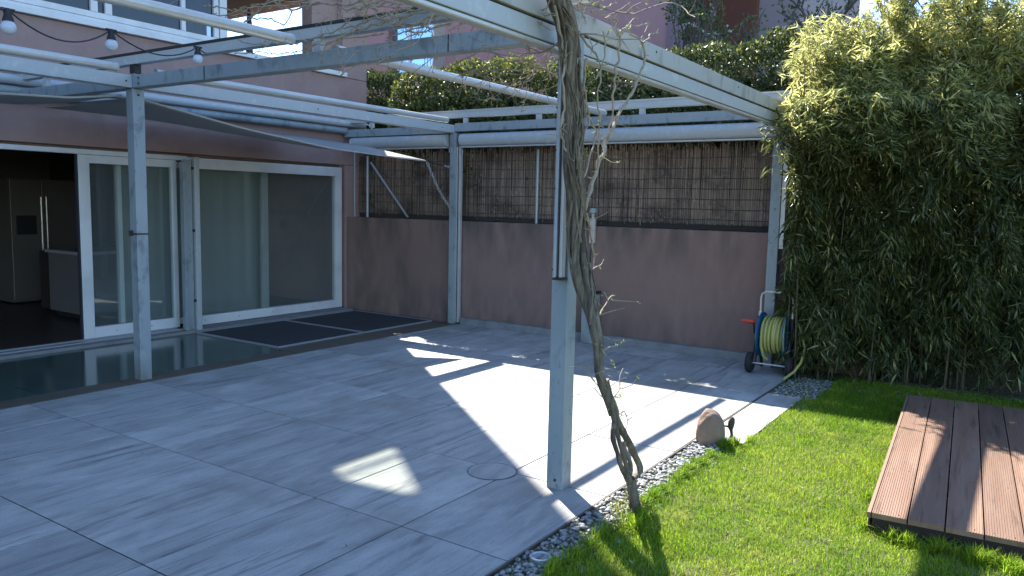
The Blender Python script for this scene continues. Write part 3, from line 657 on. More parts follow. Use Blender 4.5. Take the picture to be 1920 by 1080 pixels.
# ------------------------------------------------------------------ wooden deck platform
DK = thing('wooden_deck', 'low platform of grooved red-brown boards lying on the lawn before the bamboo', 'deck platform', (4.01, .555, 0)); DK.rotation_euler = (0, 0, R(3.6))
def deck_board(k):
    W, Lx = .150, 2.85; z1, z0 = .104, .078; n = 14; prof = []
    y0 = -k*.157-.002; prof.append((y0, z0)); 
    for i in range(n):
        a = y0-W*(i/n); b = y0-W*((i+.5)/n); prof += [(a, z1), (b, z1), (b, z1-.0022), (y0-W*((i+1)/n)+.0001, z1-.0022)]
    prof[-1] = (y0-W, z1-.0022); prof.append((y0-W, z0))
    mb = MB(); v = []
    for x in (0+random.uniform(-.004, .004), Lx): v += [(x, p[0], p[1]) for p in prof]
    m = len(prof); mb.add(v, [tuple(range(m)), tuple(range(m, 2*m))[::-1]]+[(i, m+i, m+(i+1) % m, (i+1) % m) for i in range(m)])
    o = bpy.data.objects.new('deck_board', mb.mesh('deck_board', M['deck'])); link(o, DK)
    bmx = bmesh.new(); bmx.from_mesh(o.data); bmesh.ops.recalc_face_normals(bmx, faces=bmx.faces); bmx.to_mesh(o.data); bmx.free()
for k in range(16): deck_board(k)
def deck_screws():
    mb = MB()
    for k in range(16):
        for x in (.035, .775, 1.475, 2.125, 2.725):
            for dy in (.035, .115): mb.lathe([(.0035, .1035), (.0035, .1046)], (x+random.gauss(0, .002), -k*.157-.002-dy, 0), n=6)
    o = bpy.data.objects.new('screws', mb.mesh('screws', M['black'])); link(o, DK); o['kind'] = 'stuff'
deck_screws()
def dbox(name, m, *b):
    o = bpy.data.objects.new(name, MB().box(*b).mesh(name, M[m])); link(o, DK)
for x in (.06, .75, 1.45, 2.1, 2.7): dbox('joist', 'deck_dark', x, x+.05, -2.5, -.02, .0, .0775)
dbox('side_batten', 'deck_edge', .01, 2.84, .004, .020, .070, .098)
dbox('side_batten', 'deck_dark', .02, 2.84, .004, .014, .0, .069)
dbox('front_joist', 'deck_dark', .012, .055, -2.5, -.004, -.01, .0770)

# ------------------------------------------------------------------ hose reel
HR = thing('hose_reel', 'blue hose reel cart wound with yellow-green hose and a red crank', 'hose reel', (7.50, 1.99, 0))
hx, hz = 7.50, .36
A0, A1 = 1.865, 2.105      # right and left cheek positions along y
for yc, lab in ((A1, 1), (A0, -1)):
    MB().lathe([(.03, yc-.008), (.195, yc-.012*lab), (.212, yc-.004), (.212, yc+.008), (.19, yc+.010), (.03, yc+.006)], (hx, 0, hz), 'y', 40).obj('reel_disc', M['blue'], HR, smooth=True)
    rib = MB()
    for k in range(8):
        a = k*math.pi/4; rib.tube([(hx+.04*math.cos(a), yc-.014, hz+.04*math.sin(a)), (hx+.19*math.cos(a), yc-.014, hz+.19*math.sin(a))], .006, 5)
    rib.obj('disc_rib', M['blue'], HR)
MB().lathe([(.07, A0), (.07, A1)], (hx, 0, hz), 'y', 24).obj('drum', M['black'], HR, smooth=True)
hb = MB(); 
for lay, (rr, n) in enumerate(((.125, 8), (.148, 8), (.168, 7))):
    for k in range(n):
        y = A0+.022+(A1-A0-.044)*(k+.5*(lay % 2)*.8)/(n-.2); hb.torus((hx+random.gauss(0, .002), y+random.gauss(0, .002), hz+random.gauss(0, .003)), rr, .0125, 'y', 30, 8, 1, Matrix.Rotation(R(random.gauss(0, 3.2)), 3, 'Z') @ Matrix.Rotation(R(random.gauss(0, 1.5)), 3, 'X'))
# loose end dropping from the drum
hb.tube([(hx-.175, A1-.04, hz+.0), (hx-.172, A1-.042, hz-.09), (hx-.14, A1-.06, hz-.19), (hx-.09, A1-.085, hz-.225)], .0125, 8)
hb.obj('wound_hose', M['hose'], HR, smooth=True)
for yc in (A1+.03, A0-.03):
    f = MB(); f.tube([(hx-.13, yc, .10), (hx-.05, yc, hz-.05), (hx, yc, hz), (hx+.01, yc, hz+.20)], [.022, .024, .03, .018], 8); f.tube([(hx+.15, yc, .02), (hx+.02, yc, hz-.04)], .016, 8)
    f.tube([(hx-.13, yc, .10), (hx+.15, yc, .03)], .014, 8); f.obj('side_frame', M['black'], HR, smooth=True)
MB().tube([(hx+.01, A1+.03, hz+.19), (hx-.0, A1+.03, .70), (hx-.005, A1+.02, .745), (hx-.005, A1-.02, .770), (hx-.005, A0+.02, .770), (hx-.005, A0-.02, .745), (hx, A0-.03, .70), (hx+.01, A0-.03, hz+.19)], .0105, 10).obj('push_handle', M['chrome'], HR, smooth=True)
for yc in (A1+.03, A0-.03): MB().lathe([(.018, .53), (.018, .58)], (hx+.004, yc, 0), n=12).obj('handle_clamp', M['chrome'], HR, smooth=True)
MB().tube([(hx, A1+.03, hz+.0), (hx, A1+.075, hz+.0), (hx-.03, A1+.08, hz+.11)], .008, 8).obj('crank_arm', M['black'], HR, smooth=True)
MB().lathe([(.011, A1+.07), (.019, A1+.09), (.020, A1+.14), (.014, A1+.195), (.008, A1+.20)], (hx-.03, 0, hz+.115), 'y', 14).obj('crank_grip', M['orange'], HR, smooth=True)
MB().tube([(hx-.13, A0-.06, .095), (hx-.13, A1+.06, .095)], .008, 8).obj('axle', M['chrome'], HR, smooth=True)
for yc in (A1+.065, A0-.065):
    wq = MB().lathe([(.05, yc-.022), (.092, yc-.024), (.098, yc-.012), (.098, yc+.012), (.092, yc+.024), (.05, yc+.022)], (hx-.13, 0, .098), 'y', 30).obj('wheel', M['tyre'], HR, smooth=True)
    MB().lathe([(.0, yc-.026), (.04, yc-.027), (.048, yc-.02), (.048, yc+.02), (.04, yc+.027), (.0, yc+.026)], (hx-.13, 0, .098), 'y', 20).obj('hub', M['red'] if yc < 2 else M['black'], wq, smooth=True)
MB().tube([(hx+.02, A0-.08, .50), (hx-.02, A0-.13, .40), (hx-.06, A0-.175, .27), (hx-.12, A0-.16, .15), (hx-.20, A0-.12, .07), (hx-.34, A0-.065, .016)], .0125, 10).obj('hose_end', M['hose'], HR, smooth=True)

# ------------------------------------------------------------------ boulder, stake, ground lights
def rock(name, c, s, m, seed, cuts=4, amp=.1):
    bmx = bmesh.new(); bmesh.ops.create_icosphere(bmx, subdivisions=cuts, radius=1)
    P = np.array([v.co[:] for v in bmx.verts]); d = 1+amp*wob(P, 1.3, seed)+amp*.35*wob(P, 3.1, seed+2)+amp*.12*wob(P, 8, seed+5)
    for v, k in zip(bmx.verts, d):
        z = v.co.z; taper = 1-.13*max(z, -0.2)-.10*max(z-.6, 0); v.co = Vector([math.copysign(abs(a)**.82, a) for a in v.co])*1.0
        v.co = Vector((v.co.x*k*s[0]*taper, v.co.y*k*s[1]*taper, math.copysign(abs(z)**.8, z)*k*s[2]))
    me = bpy.data.meshes.new(name); bmx.to_mesh(me); bmx.free(); me.materials.append(m); me.polygons.foreach_set('use_smooth', [True]*len(me.polygons))
    o = bpy.data.objects.new(name, me); o.location = c; return link(o)
bo = rock('boulder', (4.955, 1.695, .085), (.093, .088, .142), M['boulder'], 3.3)
tag(bo, 'upright brown boulder standing on the pebbles at the lawn corner', 'boulder')
st = thing('garden_stake', 'small dark garden spike with a knobbly head right beside the boulder', 'garden stake', (5.06, 1.585, 0))
MB().tube([(5.06, 1.585, -.01), (5.062, 1.585, .05), (5.05, 1.587, .085)], [.014, .010, .012], 8).obj('stem', M['stake'], st, smooth=True)
MB().tube([(5.05, 1.587, .08), (5.048, 1.59, .10), (5.05, 1.586, .135), (5.054, 1.582, .158), (5.056, 1.58, .168)], [.012, .021, .023, .016, .006], 10).obj('head', M['stake'], st, smooth=True)
MB().tube([(5.05, 1.60, .10), (5.03, 1.625, .105)], [.008, .006], 6).obj('side_spur', M['stake'], st, smooth=True)
for (x, y, r, lab) in ((2.822, 1.700, .050, 'round recessed ground light in the shaded pebbles nearest the camera'), (4.42, 1.665, .046, 'round recessed ground light in the sunlit pebbles towards the boulder')):
    t = thing('ground_light', lab, 'ground light', (x, y, 0), 'round lights set in the pebble strip')
    MB().lathe([(r*.70, -.002), (r*.70, .008), (r*.8, .012), (r*.98, .010), (r, .002), (r, -.03)], (x, y, 0), n=36).obj('rim', M['steel_ring'], t, smooth=True)
    MB().lathe([(r*.69, -.01), (r*.69, .006)], (x, y, 0), n=30).obj('lens', M['lampglass'], t, smooth=True)
    for k in range(3):
        a = k*2.1+.4; MB().lathe([(.004, .010), (.004, .0135)], (x+r*.88*math.cos(a), y+r*.88*math.sin(a), 0), n=8).obj('screw', M['galv'], t)
    MB().box(x-r*.5, x+r*.5, y-.006, y+.006, .0062, .009).obj('reflector_bar', M['steel'], t)

# ------------------------------------------------------------------ pebbles
GB = MB().box(1.2, 5.05, 1.585, 1.786, -.10, -.022).box(6.25, 7.90, 1.38, 1.786, -.10, -.022).obj('pebble_strip', M['gravel_bed']); struct(GB)
def pebble_proto(seed):
    r = random.Random(seed); mb = MB(); n, m = 7, 3; sx, sy, sz = 1.15, r.uniform(.5, .85), r.uniform(.34, .55)
    v = [(0, 0, sz*.95)]
    for i in range(m):
        ph = math.pi*(i+1)/(m+1)
        for k in range(n):
            t = 2*math.pi*k/n+.4*i; q = 1+r.uniform(-.10, .10); v.append((sx*math.sin(ph)**.8*math.cos(t)*q, sy*math.sin(ph)**.8*math.sin(t)*q, sz*math.cos(ph)*q))
    v.append((0, 0, -sz*.95)); f = [(0, 1+k, 1+(k+1) % n) for k in range(n)]
    for i in range(m-1): f += [(1+i*n+k, 1+(i+1)*n+k, 1+(i+1)*n+(k+1) % n, 1+i*n+(k+1) % n) for k in range(n)]
    e = 1+m*n; f += [(e, 1+(m-1)*n+(k+1) % n, 1+(m-1)*n+k) for k in range(n)]
    return v, f
protos = [pebble_proto(s) for s in range(9)]
pm = []
for v, f in protos:
    me = bpy.data.meshes.new('pebble'); me.from_pydata(v, [], f); me.materials.append(M['pebble_o']); me.polygons.foreach_set('use_smooth', [True]*len(f)); pm.append(me)
peb = []
def lawn_edge(x): return 1.615+.018*math.sin(9*x)+.014*math.sin(23*x+1)
x = 1.9
cands = []
for _ in range(7500):
    x = random.uniform(2.0, 5.02); y = random.uniform(1.575, 1.782); cands.append((x, y))
for _ in range(1900): cands.append((random.uniform(6.27, 7.5), random.uniform(1.42, 1.78)))
for _ in range(160): cands.append((random.uniform(2.4, 4.9), random.uniform(1.50, 1.60)))
grid = {}
def okp(x, y, r):
    kx, ky = int(x/.05), int(y/.05)
    for i in (-1, 0, 1):
        for j in (-1, 0, 1):
            for (a, b, q) in grid.get((kx+i, ky+j), ()):
                if (a-x)**2+(b-y)**2 < (.80*(q+r))**2: return False
    grid.setdefault((kx, ky), []).append((x, y, r)); return True
for (x, y) in cands:
    r = random.choice((.008, .011, .013, .016, .020))*random.uniform(.85, 1.15)
    if (x-2.822)**2+(y-1.70)**2 < (.05+r*.5)**2 or (x-4.42)**2+(y-1.665)**2 < (.046+r*.5)**2: continue
    if y > 1.786-r*.7: continue
    if okp(x, y, r): peb.append((x, y, r))
# a second loose layer
for _ in range(900):
    x = random.uniform(2.0, 5.0); y = random.uniform(1.60, 1.775); r = random.uniform(.010, .018)
    if (x-2.822)**2+(y-1.70)**2 < .062**2 or (x-4.42)**2+(y-1.665)**2 < .06**2: continue
    peb.append((x, y, -r))
peb.sort(key=lambda p: (p[0]**2+p[1]**2)**.5/abs(p[2]))
big = MB()
for k, (x, y, r) in enumerate(peb):
    top = r < 0; r = abs(r); z = (-.012 if not top else .002)+random.uniform(-.003, .003); i = random.randrange(9)
    rot = Matrix.Rotation(random.uniform(0, 6.3), 4, 'Z') @ Matrix.Rotation(random.gauss(0, .25 if not top else .4), 4, 'X')
    mt = Matrix.Translation((x, y, z)) @ rot @ Matrix.Scale(r, 4)
    if k < 300:
        o = bpy.data.objects.new('pebble', pm[i]); o.matrix_world = mt; link(o, GB)
    else:
        v, f = protos[i]; big.add([mt @ Vector(p) for p in v], f)
big.obj('pebbles', M['pebble'], GB, smooth=False, kind='stuff').data.polygons.foreach_set('use_smooth', [True]*len(big.f))

# ------------------------------------------------------------------ grass
def in_lawn(x, y):
    ok = y < np.where(x < 5.05, 1.612+.018*np.sin(9*x)+.014*np.sin(23*x+1), np.where(x < 6.63, 1.505+.012*np.sin(17*x), 1.40+.02*np.sin(13*x)))
    # under the deck
    dx, dy = x-4.01, y-.555; c, s = math.cos(R(3.6)), math.sin(R(3.6)); u = c*dx+s*dy; v = -s*dx+c*dy
    return ok & ~((u > .03) & (u < 2.83) & (v < -.03) & (v > -2.5)) & (x < 7.75)
def grass(name, n, mname, h0, h1, xr, yr, wid, lean=.5, clump=None, parent=None):
    x = rng.uniform(*xr, n); y = rng.uniform(*yr, n)
    if clump: 
        k = rng.integers(0, len(clump), n); cc = np.array(clump)[k]; x = cc[:, 0]+rng.normal(0, 1, n)*cc[:, 2]; y = cc[:, 1]+rng.normal(0, 1, n)*cc[:, 2]
    d = np.hypot(x, y); keep = in_lawn(x, y) & (rng.random(n) < np.clip(5.5/np.maximum(d, 1.0), .45, 1))
    x, y = x[keep], y[keep]; n = len(x); P = np.stack([x, y, np.full(n, -.012)], 1)
    pat = .5+.5*np.sin(3.1*x+1.7*y+1)*np.sin(2.3*y-4.4*x); pat2 = .5+.5*np.sin(11*x+7*y)*np.sin(9*y-13*x+2)
    h = rng.uniform(h0, h1, n)*(.62+.38*pat+.22*pat2); a = rng.uniform(0, 2*np.pi, n); l = np.abs(rng.normal(0, lean, n))
    D = np.stack([np.cos(a)*l, np.sin(a)*l, np.ones(n)], 1); D = unit(D); S = unit(np.stack([-np.sin(a+rng.normal(0, .8, n)), np.cos(a), np.zeros(n)], 1))
    w = rng.uniform(.7, 1.2, n)[:, None]*wid; H = h[:, None]
    hd = np.stack([np.cos(a), np.sin(a), np.zeros(n)], 1)
    m = P+D*H*.55; t = P+D*H*.85+hd*H*.42*np.minimum(l, 1)[:, None]+hd*H*.1
    V = np.stack([P-S*w*.5, P+S*w*.5, m+S*w*.42, t, m-S*w*.42], 1).reshape(-1, 3); i = np.arange(n)[:, None]*5
    F = np.stack([np.hstack([i, i+1, i+2]), np.hstack([i, i+2, i+4]), np.hstack([i+4, i+2, i+3])], 1).reshape(-1, 3)
    return np_obj(name, V, F, [M[mname]], kind='stuff', nv=3, parent=parent)
LG = grass('lawn_grass', 320000, 'grass', .024, .050, (2.2, 7.7), (-1.9, 1.66), .0030)
tag(LG, 'bright green short lawn grass between the pebbles and the deck', 'grass')
dryc = [(random.uniform(2.6, 6), random.uniform(-.2, 1.5), random.uniform(.03, .14)) for _ in range(150)]
dg = grass('dry_grass', 26000, 'grass_dry', .018, .040, (0, 1), (0, 1), .0030, 1.3, clump=dryc); tag(dg, 'pale dry blades scattered through the green lawn', 'dry grass')
tufts = []
for k in range(60): tufts.append((random.uniform(2.6, 5.0), 1.60+random.uniform(-.02, .012), .012))
for k in range(22): tufts.append((3.97, random.uniform(-.3, .55), .012))
for k in range(16): tufts.append((random.uniform(4.0, 6.4), .60+.06*(random.uniform(0, 1)), .015))
for p in ((3.36, 1.50), (3.5, 1.52), (5.0, 1.55), (5.12, 1.5), (4.9, 1.60), (3.93, .12), (3.93, -.02)): tufts += [(p[0], p[1], .02)]*3
tg = grass('tall_grass', 5200, 'grass', .06, .105, (0, 1), (0, 1), .0042, .6, clump=tufts); tag(tg, 'longer grass tufts along the lawn edges', 'grass')
# small clover and weeds
wd = thing('weed', 'small leafy weeds sprouting from the pebbles at the foot of the vine', 'weed', (3.45, 1.6, 0))
P = []; 
for cxy in ((3.43, 1.60), (3.56, 1.55), (3.66, 1.66), (3.50, 1.66), (3.30, 1.55)):
    for k in range(60): P.append((cxy[0]+random.gauss(0, .022), cxy[1]+random.gauss(0, .022), random.uniform(0, .06)))
P = np.array(P); D = rng.normal(0, 1, P.shape); D[:, 2] = np.abs(D[:, 2]); V, F = blades(P, D, np.tile([0, 0, 1.], (len(P), 1)), rng.uniform(.014, .03, len(P)), rng.uniform(.006, .012, len(P)))
np_obj('leaves', V, F, [M['leaf_young_sunlit']], wd, kind='stuff', nv=3)

# ------------------------------------------------------------------ climbing vine
TRUNK= [(3.423, 1.73, 0.681, 0.034), (3.422, 1.747, 0.747, 0.032), (3.438, 1.767, 0.823, 0.032), (3.448, 1.78, 0.874, 0.035), (3.471, 1.82, 0.975, 0.046), (3.482, 1.85, 1.053, 0.054), (3.481, 1.88, 1.132, 0.06), (3.469, 1.905, 1.239, 0.062), (3.48, 1.93, 1.346, 0.062), (3.456, 1.93, 1.454, 0.062), (3.455, 1.93, 1.561, 0.056), (3.432, 1.93, 1.667, 0.058), (3.41, 1.93, 1.77, 0.061), (3.409, 1.93, 1.874, 0.06), (3.413, 1.93, 1.978, 0.06), (3.391, 1.93, 2.078, 0.06), (3.364, 1.93, 2.176, 0.059), (3.347, 1.93, 2.274, 0.062), (3.321, 1.93, 2.369, 0.066), (3.282, 1.93, 2.435, 0.07), (3.229, 1.93, 2.496, 0.072), (3.167, 1.93, 2.565, 0.071)]
LOWER= {'root': [(3.55, 1.58, -0.02, 0.034), (3.554, 1.597, 0.068, 0.029), (3.556, 1.617, 0.161, 0.027)], 'left': [(3.535, 1.616, 0.162, 0.018), (3.47, 1.63, 0.244, 0.013), (3.448, 1.646, 0.323, 0.012), (3.424, 1.66, 0.395, 0.013), (3.437, 1.671, 0.444, 0.013), (3.475, 1.68, 0.475, 0.016), (3.467, 1.7, 0.555, 0.021), (3.436, 1.717, 0.627, 0.027), (3.423, 1.73, 0.681, 0.027)], 'mid': [(3.541, 1.616, 0.16, 0.016), (3.522, 1.634, 0.251, 0.012), (3.494, 1.654, 0.351, 0.012), (3.481, 1.669, 0.421, 0.011), (3.475, 1.683, 0.488, 0.015), (3.461, 1.703, 0.57, 0.019), (3.432, 1.721, 0.646, 0.021), (3.415, 1.732, 0.691, 0.021)], 'right': [(3.563, 1.617, 0.159, 0.02), (3.639, 1.623, 0.164, 0.018), (3.693, 1.63, 0.185, 0.018), (3.654, 1.643, 0.256, 0.018), (3.6, 1.657, 0.338, 0.019), (3.549, 1.669, 0.405, 0.019), (3.502, 1.681, 0.474, 0.019), (3.498, 1.697, 0.536, 0.019), (3.466, 1.713, 0.608, 0.019), (3.45, 1.732, 0.684, 0.021)], 'loop': [(3.525, 1.618, 0.173, 0.014), (3.576, 1.629, 0.209, 0.012), (3.575, 1.639, 0.258, 0.012), (3.539, 1.648, 0.31, 0.012), (3.544, 1.658, 0.357, 0.011)]}
CANES= [[(3.529, 1.93, 1.454, 0.016), (3.577, 1.93, 1.59, 0.018), (3.644, 1.93, 1.715, 0.018), (3.715, 1.93, 1.816, 0.018), (3.794, 1.93, 1.911, 0.016), (3.856, 1.93, 2.001, 0.014), (3.947, 1.93, 2.09, 0.015), (4.055, 1.93, 2.175, 0.013), (4.13, 1.93, 2.273, 0.012), (4.187, 1.93, 2.355, 0.011), (4.194, 1.93, 2.43, 0.011), (4.169, 1.93, 2.47, 0.009), (4.061, 1.93, 2.491, 0.009), (3.894, 1.93, 2.491, 0.009)], [(3.782, 1.93, 1.899, 0.011), (3.812, 1.93, 2.005, 0.01), (3.823, 1.93, 2.104, 0.01), (3.839, 1.93, 2.217, 0.01), (3.869, 1.93, 2.319, 0.01), (3.886, 1.93, 2.42, 0.009), (3.848, 1.93, 2.496, 0.008)], [(3.681, 1.93, 1.786, 0.008), (3.679, 1.93, 1.896, 0.007), (3.658, 1.93, 2.017, 0.007), (3.638, 1.93, 2.136, 0.007), (3.682, 1.93, 2.249, 0.007), (3.723, 1.93, 2.35, 0.007), (3.698, 1.93, 2.44, 0.007)], [(3.478, 1.93, 1.642, 0.011), (3.554, 1.93, 1.752, 0.01), (3.617, 1.93, 1.85, 0.008), (3.646, 1.93, 1.934, 0.008), (3.537, 1.93, 2.004, 0.008), (3.464, 1.93, 2.113, 0.011)], [(4.176, 1.93, 2.471, 0.009), (4.273, 1.93, 2.53, 0.008), (4.391, 1.93, 2.571, 0.006)], [(3.876, 1.93, 2.473, 0.009), (3.989, 1.93, 2.537, 0.007), (4.094, 1.93, 2.589, 0.006)], [(3.882, 1.93, 2.469, 0.006), (4.023, 1.93, 2.535, 0.006), (4.231, 1.93, 2.582, 0.006), (4.178, 1.93, 2.524, 0.005)], [(3.477, 1.93, 2.488, 0.007), (3.529, 1.93, 2.537, 0.007), (3.565, 1.93, 2.591, 0.005)], [(3.548, 1.93, 2.51, 0.008), (3.672, 1.93, 2.546, 0.007), (3.838, 1.93, 2.62, 0.006)], [(3.705, 1.93, 2.508, 0.008), (3.795, 1.93, 2.534, 0.007), (3.879, 1.93, 2.515, 0.007)], [(3.571, 1.93, 1.508, 0.012), (3.625, 1.93, 1.397, 0.01), (3.645, 1.918, 1.285, 0.007), (3.619, 1.905, 1.231, 0.006)], [(3.608, 1.902, 1.218, 0.007), (3.661, 1.905, 1.229, 0.006), (3.735, 1.912, 1.259, 0.003)], [(3.582, 1.9, 1.211, 0.006), (3.589, 1.908, 1.247, 0.004)], [(3.565, 1.83, 0.991, 0.008), (3.648, 1.85, 1.037, 0.006), (3.709, 1.86, 1.059, 0.006), (3.8, 1.868, 1.073, 0.006)], [(3.706, 1.858, 1.053, 0.006), (3.704, 1.875, 1.101, 0.004)], [(3.509, 1.71, 0.586, 0.007), (3.594, 1.723, 0.624, 0.005), (3.636, 1.737, 0.671, 0.004), (3.685, 1.747, 0.703, 0.004)], [(3.518, 1.708, 0.577, 0.004), (3.652, 1.72, 0.599, 0.003)], [(3.518, 1.687, 0.492, 0.005), (3.622, 1.692, 0.491, 0.004), (3.626, 1.68, 0.441, 0.004), (3.562, 1.669, 0.402, 0.004)], [(3.338, 1.73, 0.697, 0.004), (3.298, 1.74, 0.742, 0.004), (3.293, 1.747, 0.768, 0.003)], [(3.39, 1.71, 0.61, 0.004), (3.338, 1.72, 0.658, 0.003)], [(3.196, 1.93, 2.465, 0.01), (3.251, 1.93, 2.356, 0.01), (3.307, 1.93, 2.267, 0.01), (3.391, 1.93, 2.155, 0.009)], [(3.43, 1.93, 2.389, 0.013), (3.515, 1.93, 2.341, 0.011), (3.63, 1.93, 2.321, 0.008), (3.682, 1.93, 2.249, 0.008), (3.628, 1.93, 2.188, 0.007)], [(3.308, 1.93, 2.243, 0.01), (3.274, 1.93, 2.138, 0.01), (3.311, 1.93, 2.018, 0.01), (3.276, 1.93, 1.914, 0.009), (3.361, 1.93, 1.793, 0.009)], [(3.519, 1.93, 2.277, 0.012), (3.5, 1.93, 2.144, 0.012), (3.566, 1.93, 1.994, 0.009), (3.491, 1.93, 1.855, 0.009)]]
UNDER= [[(4.1, 2.443, 2.304, 0.01), (4.1, 2.539, 2.364, 0.01), (4.1, 2.634, 2.381, 0.008), (4.1, 2.712, 2.361, 0.008), (4.1, 2.831, 2.38, 0.008), (4.1, 3.016, 2.367, 0.007), (4.1, 3.179, 2.365, 0.005)], [(4.1, 2.45, 2.491, 0.01), (4.1, 2.512, 2.462, 0.01), (4.1, 2.599, 2.488, 0.008), (4.1, 2.714, 2.454, 0.008), (4.1, 2.833, 2.458, 0.008), (4.1, 2.915, 2.491, 0.008), (4.1, 2.999, 2.517, 0.008), (4.1, 3.126, 2.535, 0.009), (4.1, 3.213, 2.55, 0.007), (4.1, 3.3, 2.51, 0.007), (4.1, 3.528, 2.509, 0.007), (4.1, 3.685, 2.511, 0.005)], [(4.1, 2.577, 2.392, 0.008), (4.1, 2.616, 2.421, 0.008), (4.1, 2.792, 2.425, 0.008), (4.1, 2.915, 2.484, 0.007), (4.1, 3.019, 2.519, 0.007)], [(4.1, 2.504, 2.449, 0.008), (4.1, 2.616, 2.402, 0.006), (4.1, 2.773, 2.43, 0.007), (4.1, 2.934, 2.404, 0.007), (4.1, 3.144, 2.376, 0.005)], [(4.1, 2.999, 2.524, 0.007), (4.1, 3.103, 2.473, 0.007), (4.1, 3.189, 2.447, 0.007), (4.1, 3.285, 2.414, 0.005)], [(4.1, 2.557, 2.359, 0.006), (4.1, 2.632, 2.308, 0.007), (4.1, 2.69, 2.292, 0.005)], [(4.1, 3.104, 2.517, 0.007), (4.1, 3.054, 2.545, 0.005), (4.1, 3.02, 2.559, 0.005)], [(4.1, 2.488, 2.292, 0.008), (4.1, 2.521, 2.388, 0.013), (4.1, 2.504, 2.449, 0.013)]]
OVER= [[(3.56, 2.217, 2.671, 0.012), (3.56, 2.629, 2.705, 0.012), (3.56, 2.928, 2.676, 0.011), (3.56, 3.169, 2.629, 0.011), (3.56, 3.274, 2.604, 0.01), (3.56, 3.403, 2.661, 0.008), (3.56, 3.582, 2.675, 0.008), (3.56, 3.698, 2.623, 0.008)], [(3.56, 2.627, 2.64, 0.01), (3.56, 3.007, 2.635, 0.011), (3.56, 3.338, 2.617, 0.011), (3.56, 3.605, 2.581, 0.01), (3.56, 3.817, 2.53, 0.008), (3.56, 3.89, 2.461, 0.007)], [(3.56, 3.087, 2.68, 0.011), (3.56, 3.425, 2.642, 0.01), (3.56, 3.698, 2.607, 0.008), (3.56, 4.09, 2.562, 0.007), (3.56, 4.518, 2.588, 0.007), (3.56, 4.717, 2.638, 0.006)], [(3.56, 3.426, 2.766, 0.01), (3.56, 3.651, 2.74, 0.01), (3.56, 3.888, 2.791, 0.008), (3.56, 4.062, 2.788, 0.009), (3.56, 4.165, 2.773, 0.007), (3.56, 4.295, 2.822, 0.007), (3.56, 4.348, 2.89, 0.007)], [(3.56, 3.888, 2.797, 0.008), (3.56, 4.087, 2.804, 0.009), (3.56, 4.403, 2.828, 0.009), (3.56, 4.625, 2.847, 0.007), (3.56, 4.83, 2.813, 0.007), (3.56, 4.861, 2.78, 0.006)], [(3.56, 4.359, 2.881, 0.011), (3.56, 4.43, 2.821, 0.011), (3.56, 4.542, 2.788, 0.009), (3.56, 4.656, 2.74, 0.009)], [(3.56, 4.542, 2.795, 0.007), (3.56, 4.741, 2.846, 0.007), (3.56, 4.978, 2.895, 0.008), (3.56, 5.102, 2.917, 0.006)], [(3.56, 4.149, 2.778, 0.009), (3.56, 4.191, 2.725, 0.007), (3.56, 4.218, 2.684, 0.007), (3.56, 4.35, 2.739, 0.007), (3.56, 4.542, 2.767, 0.007), (3.56, 4.655, 2.8, 0.007), (3.56, 4.8, 2.809, 0.007), (3.56, 4.98, 2.837, 0.006)], [(3.56, 2.7, 2.62, 0.009), (3.56, 2.888, 2.612, 0.008), (3.56, 3.086, 2.575, 0.008), (3.56, 3.231, 2.581, 0.006), (3.56, 3.425, 2.657, 0.006)], [(3.56, 3.337, 2.548, 0.008), (3.56, 3.514, 2.54, 0.007), (3.56, 3.698, 2.552, 0.007), (3.56, 3.841, 2.523, 0.007)], [(3.56, 2.627, 2.654, 0.009), (3.56, 2.85, 2.623, 0.008), (3.56, 3.046, 2.555, 0.008), (3.56, 3.168, 2.544, 0.006), (3.56, 3.316, 2.515, 0.006)], [(3.56, 2.736, 2.567, 0.007), (3.56, 2.887, 2.539, 0.006), (3.56, 2.965, 2.532, 0.006), (3.56, 3.026, 2.559, 0.006), (3.56, 3.168, 2.538, 0.005)], [(3.56, 3.005, 2.521, 0.006), (3.56, 3.106, 2.522, 0.006), (3.56, 3.251, 2.484, 0.006), (3.56, 3.329, 2.504, 0.005)], [(3.56, 4.091, 2.467, 0.005), (3.56, 4.014, 2.495, 0.007), (3.56, 3.939, 2.531, 0.007), (3.56, 3.831, 2.532, 0.007), (3.56, 3.698, 2.487, 0.005)], [(3.56, 4.748, 2.551, 0.006), (3.56, 4.519, 2.538, 0.005), (3.56, 4.3, 2.512, 0.005), (3.56, 4.09, 2.508, 0.005), (3.56, 3.939, 2.538, 0.005)], [(3.56, 2.417, 2.67, 0.011), (3.56, 2.775, 2.672, 0.01), (3.56, 3.169, 2.674, 0.009), (3.56, 3.47, 2.725, 0.008), (3.56, 3.605, 2.798, 0.007)], [(3.56, 3.254, 2.76, 0.008), (3.56, 3.47, 2.712, 0.008), (3.56, 3.651, 2.721, 0.008), (3.56, 3.792, 2.815, 0.007)]]

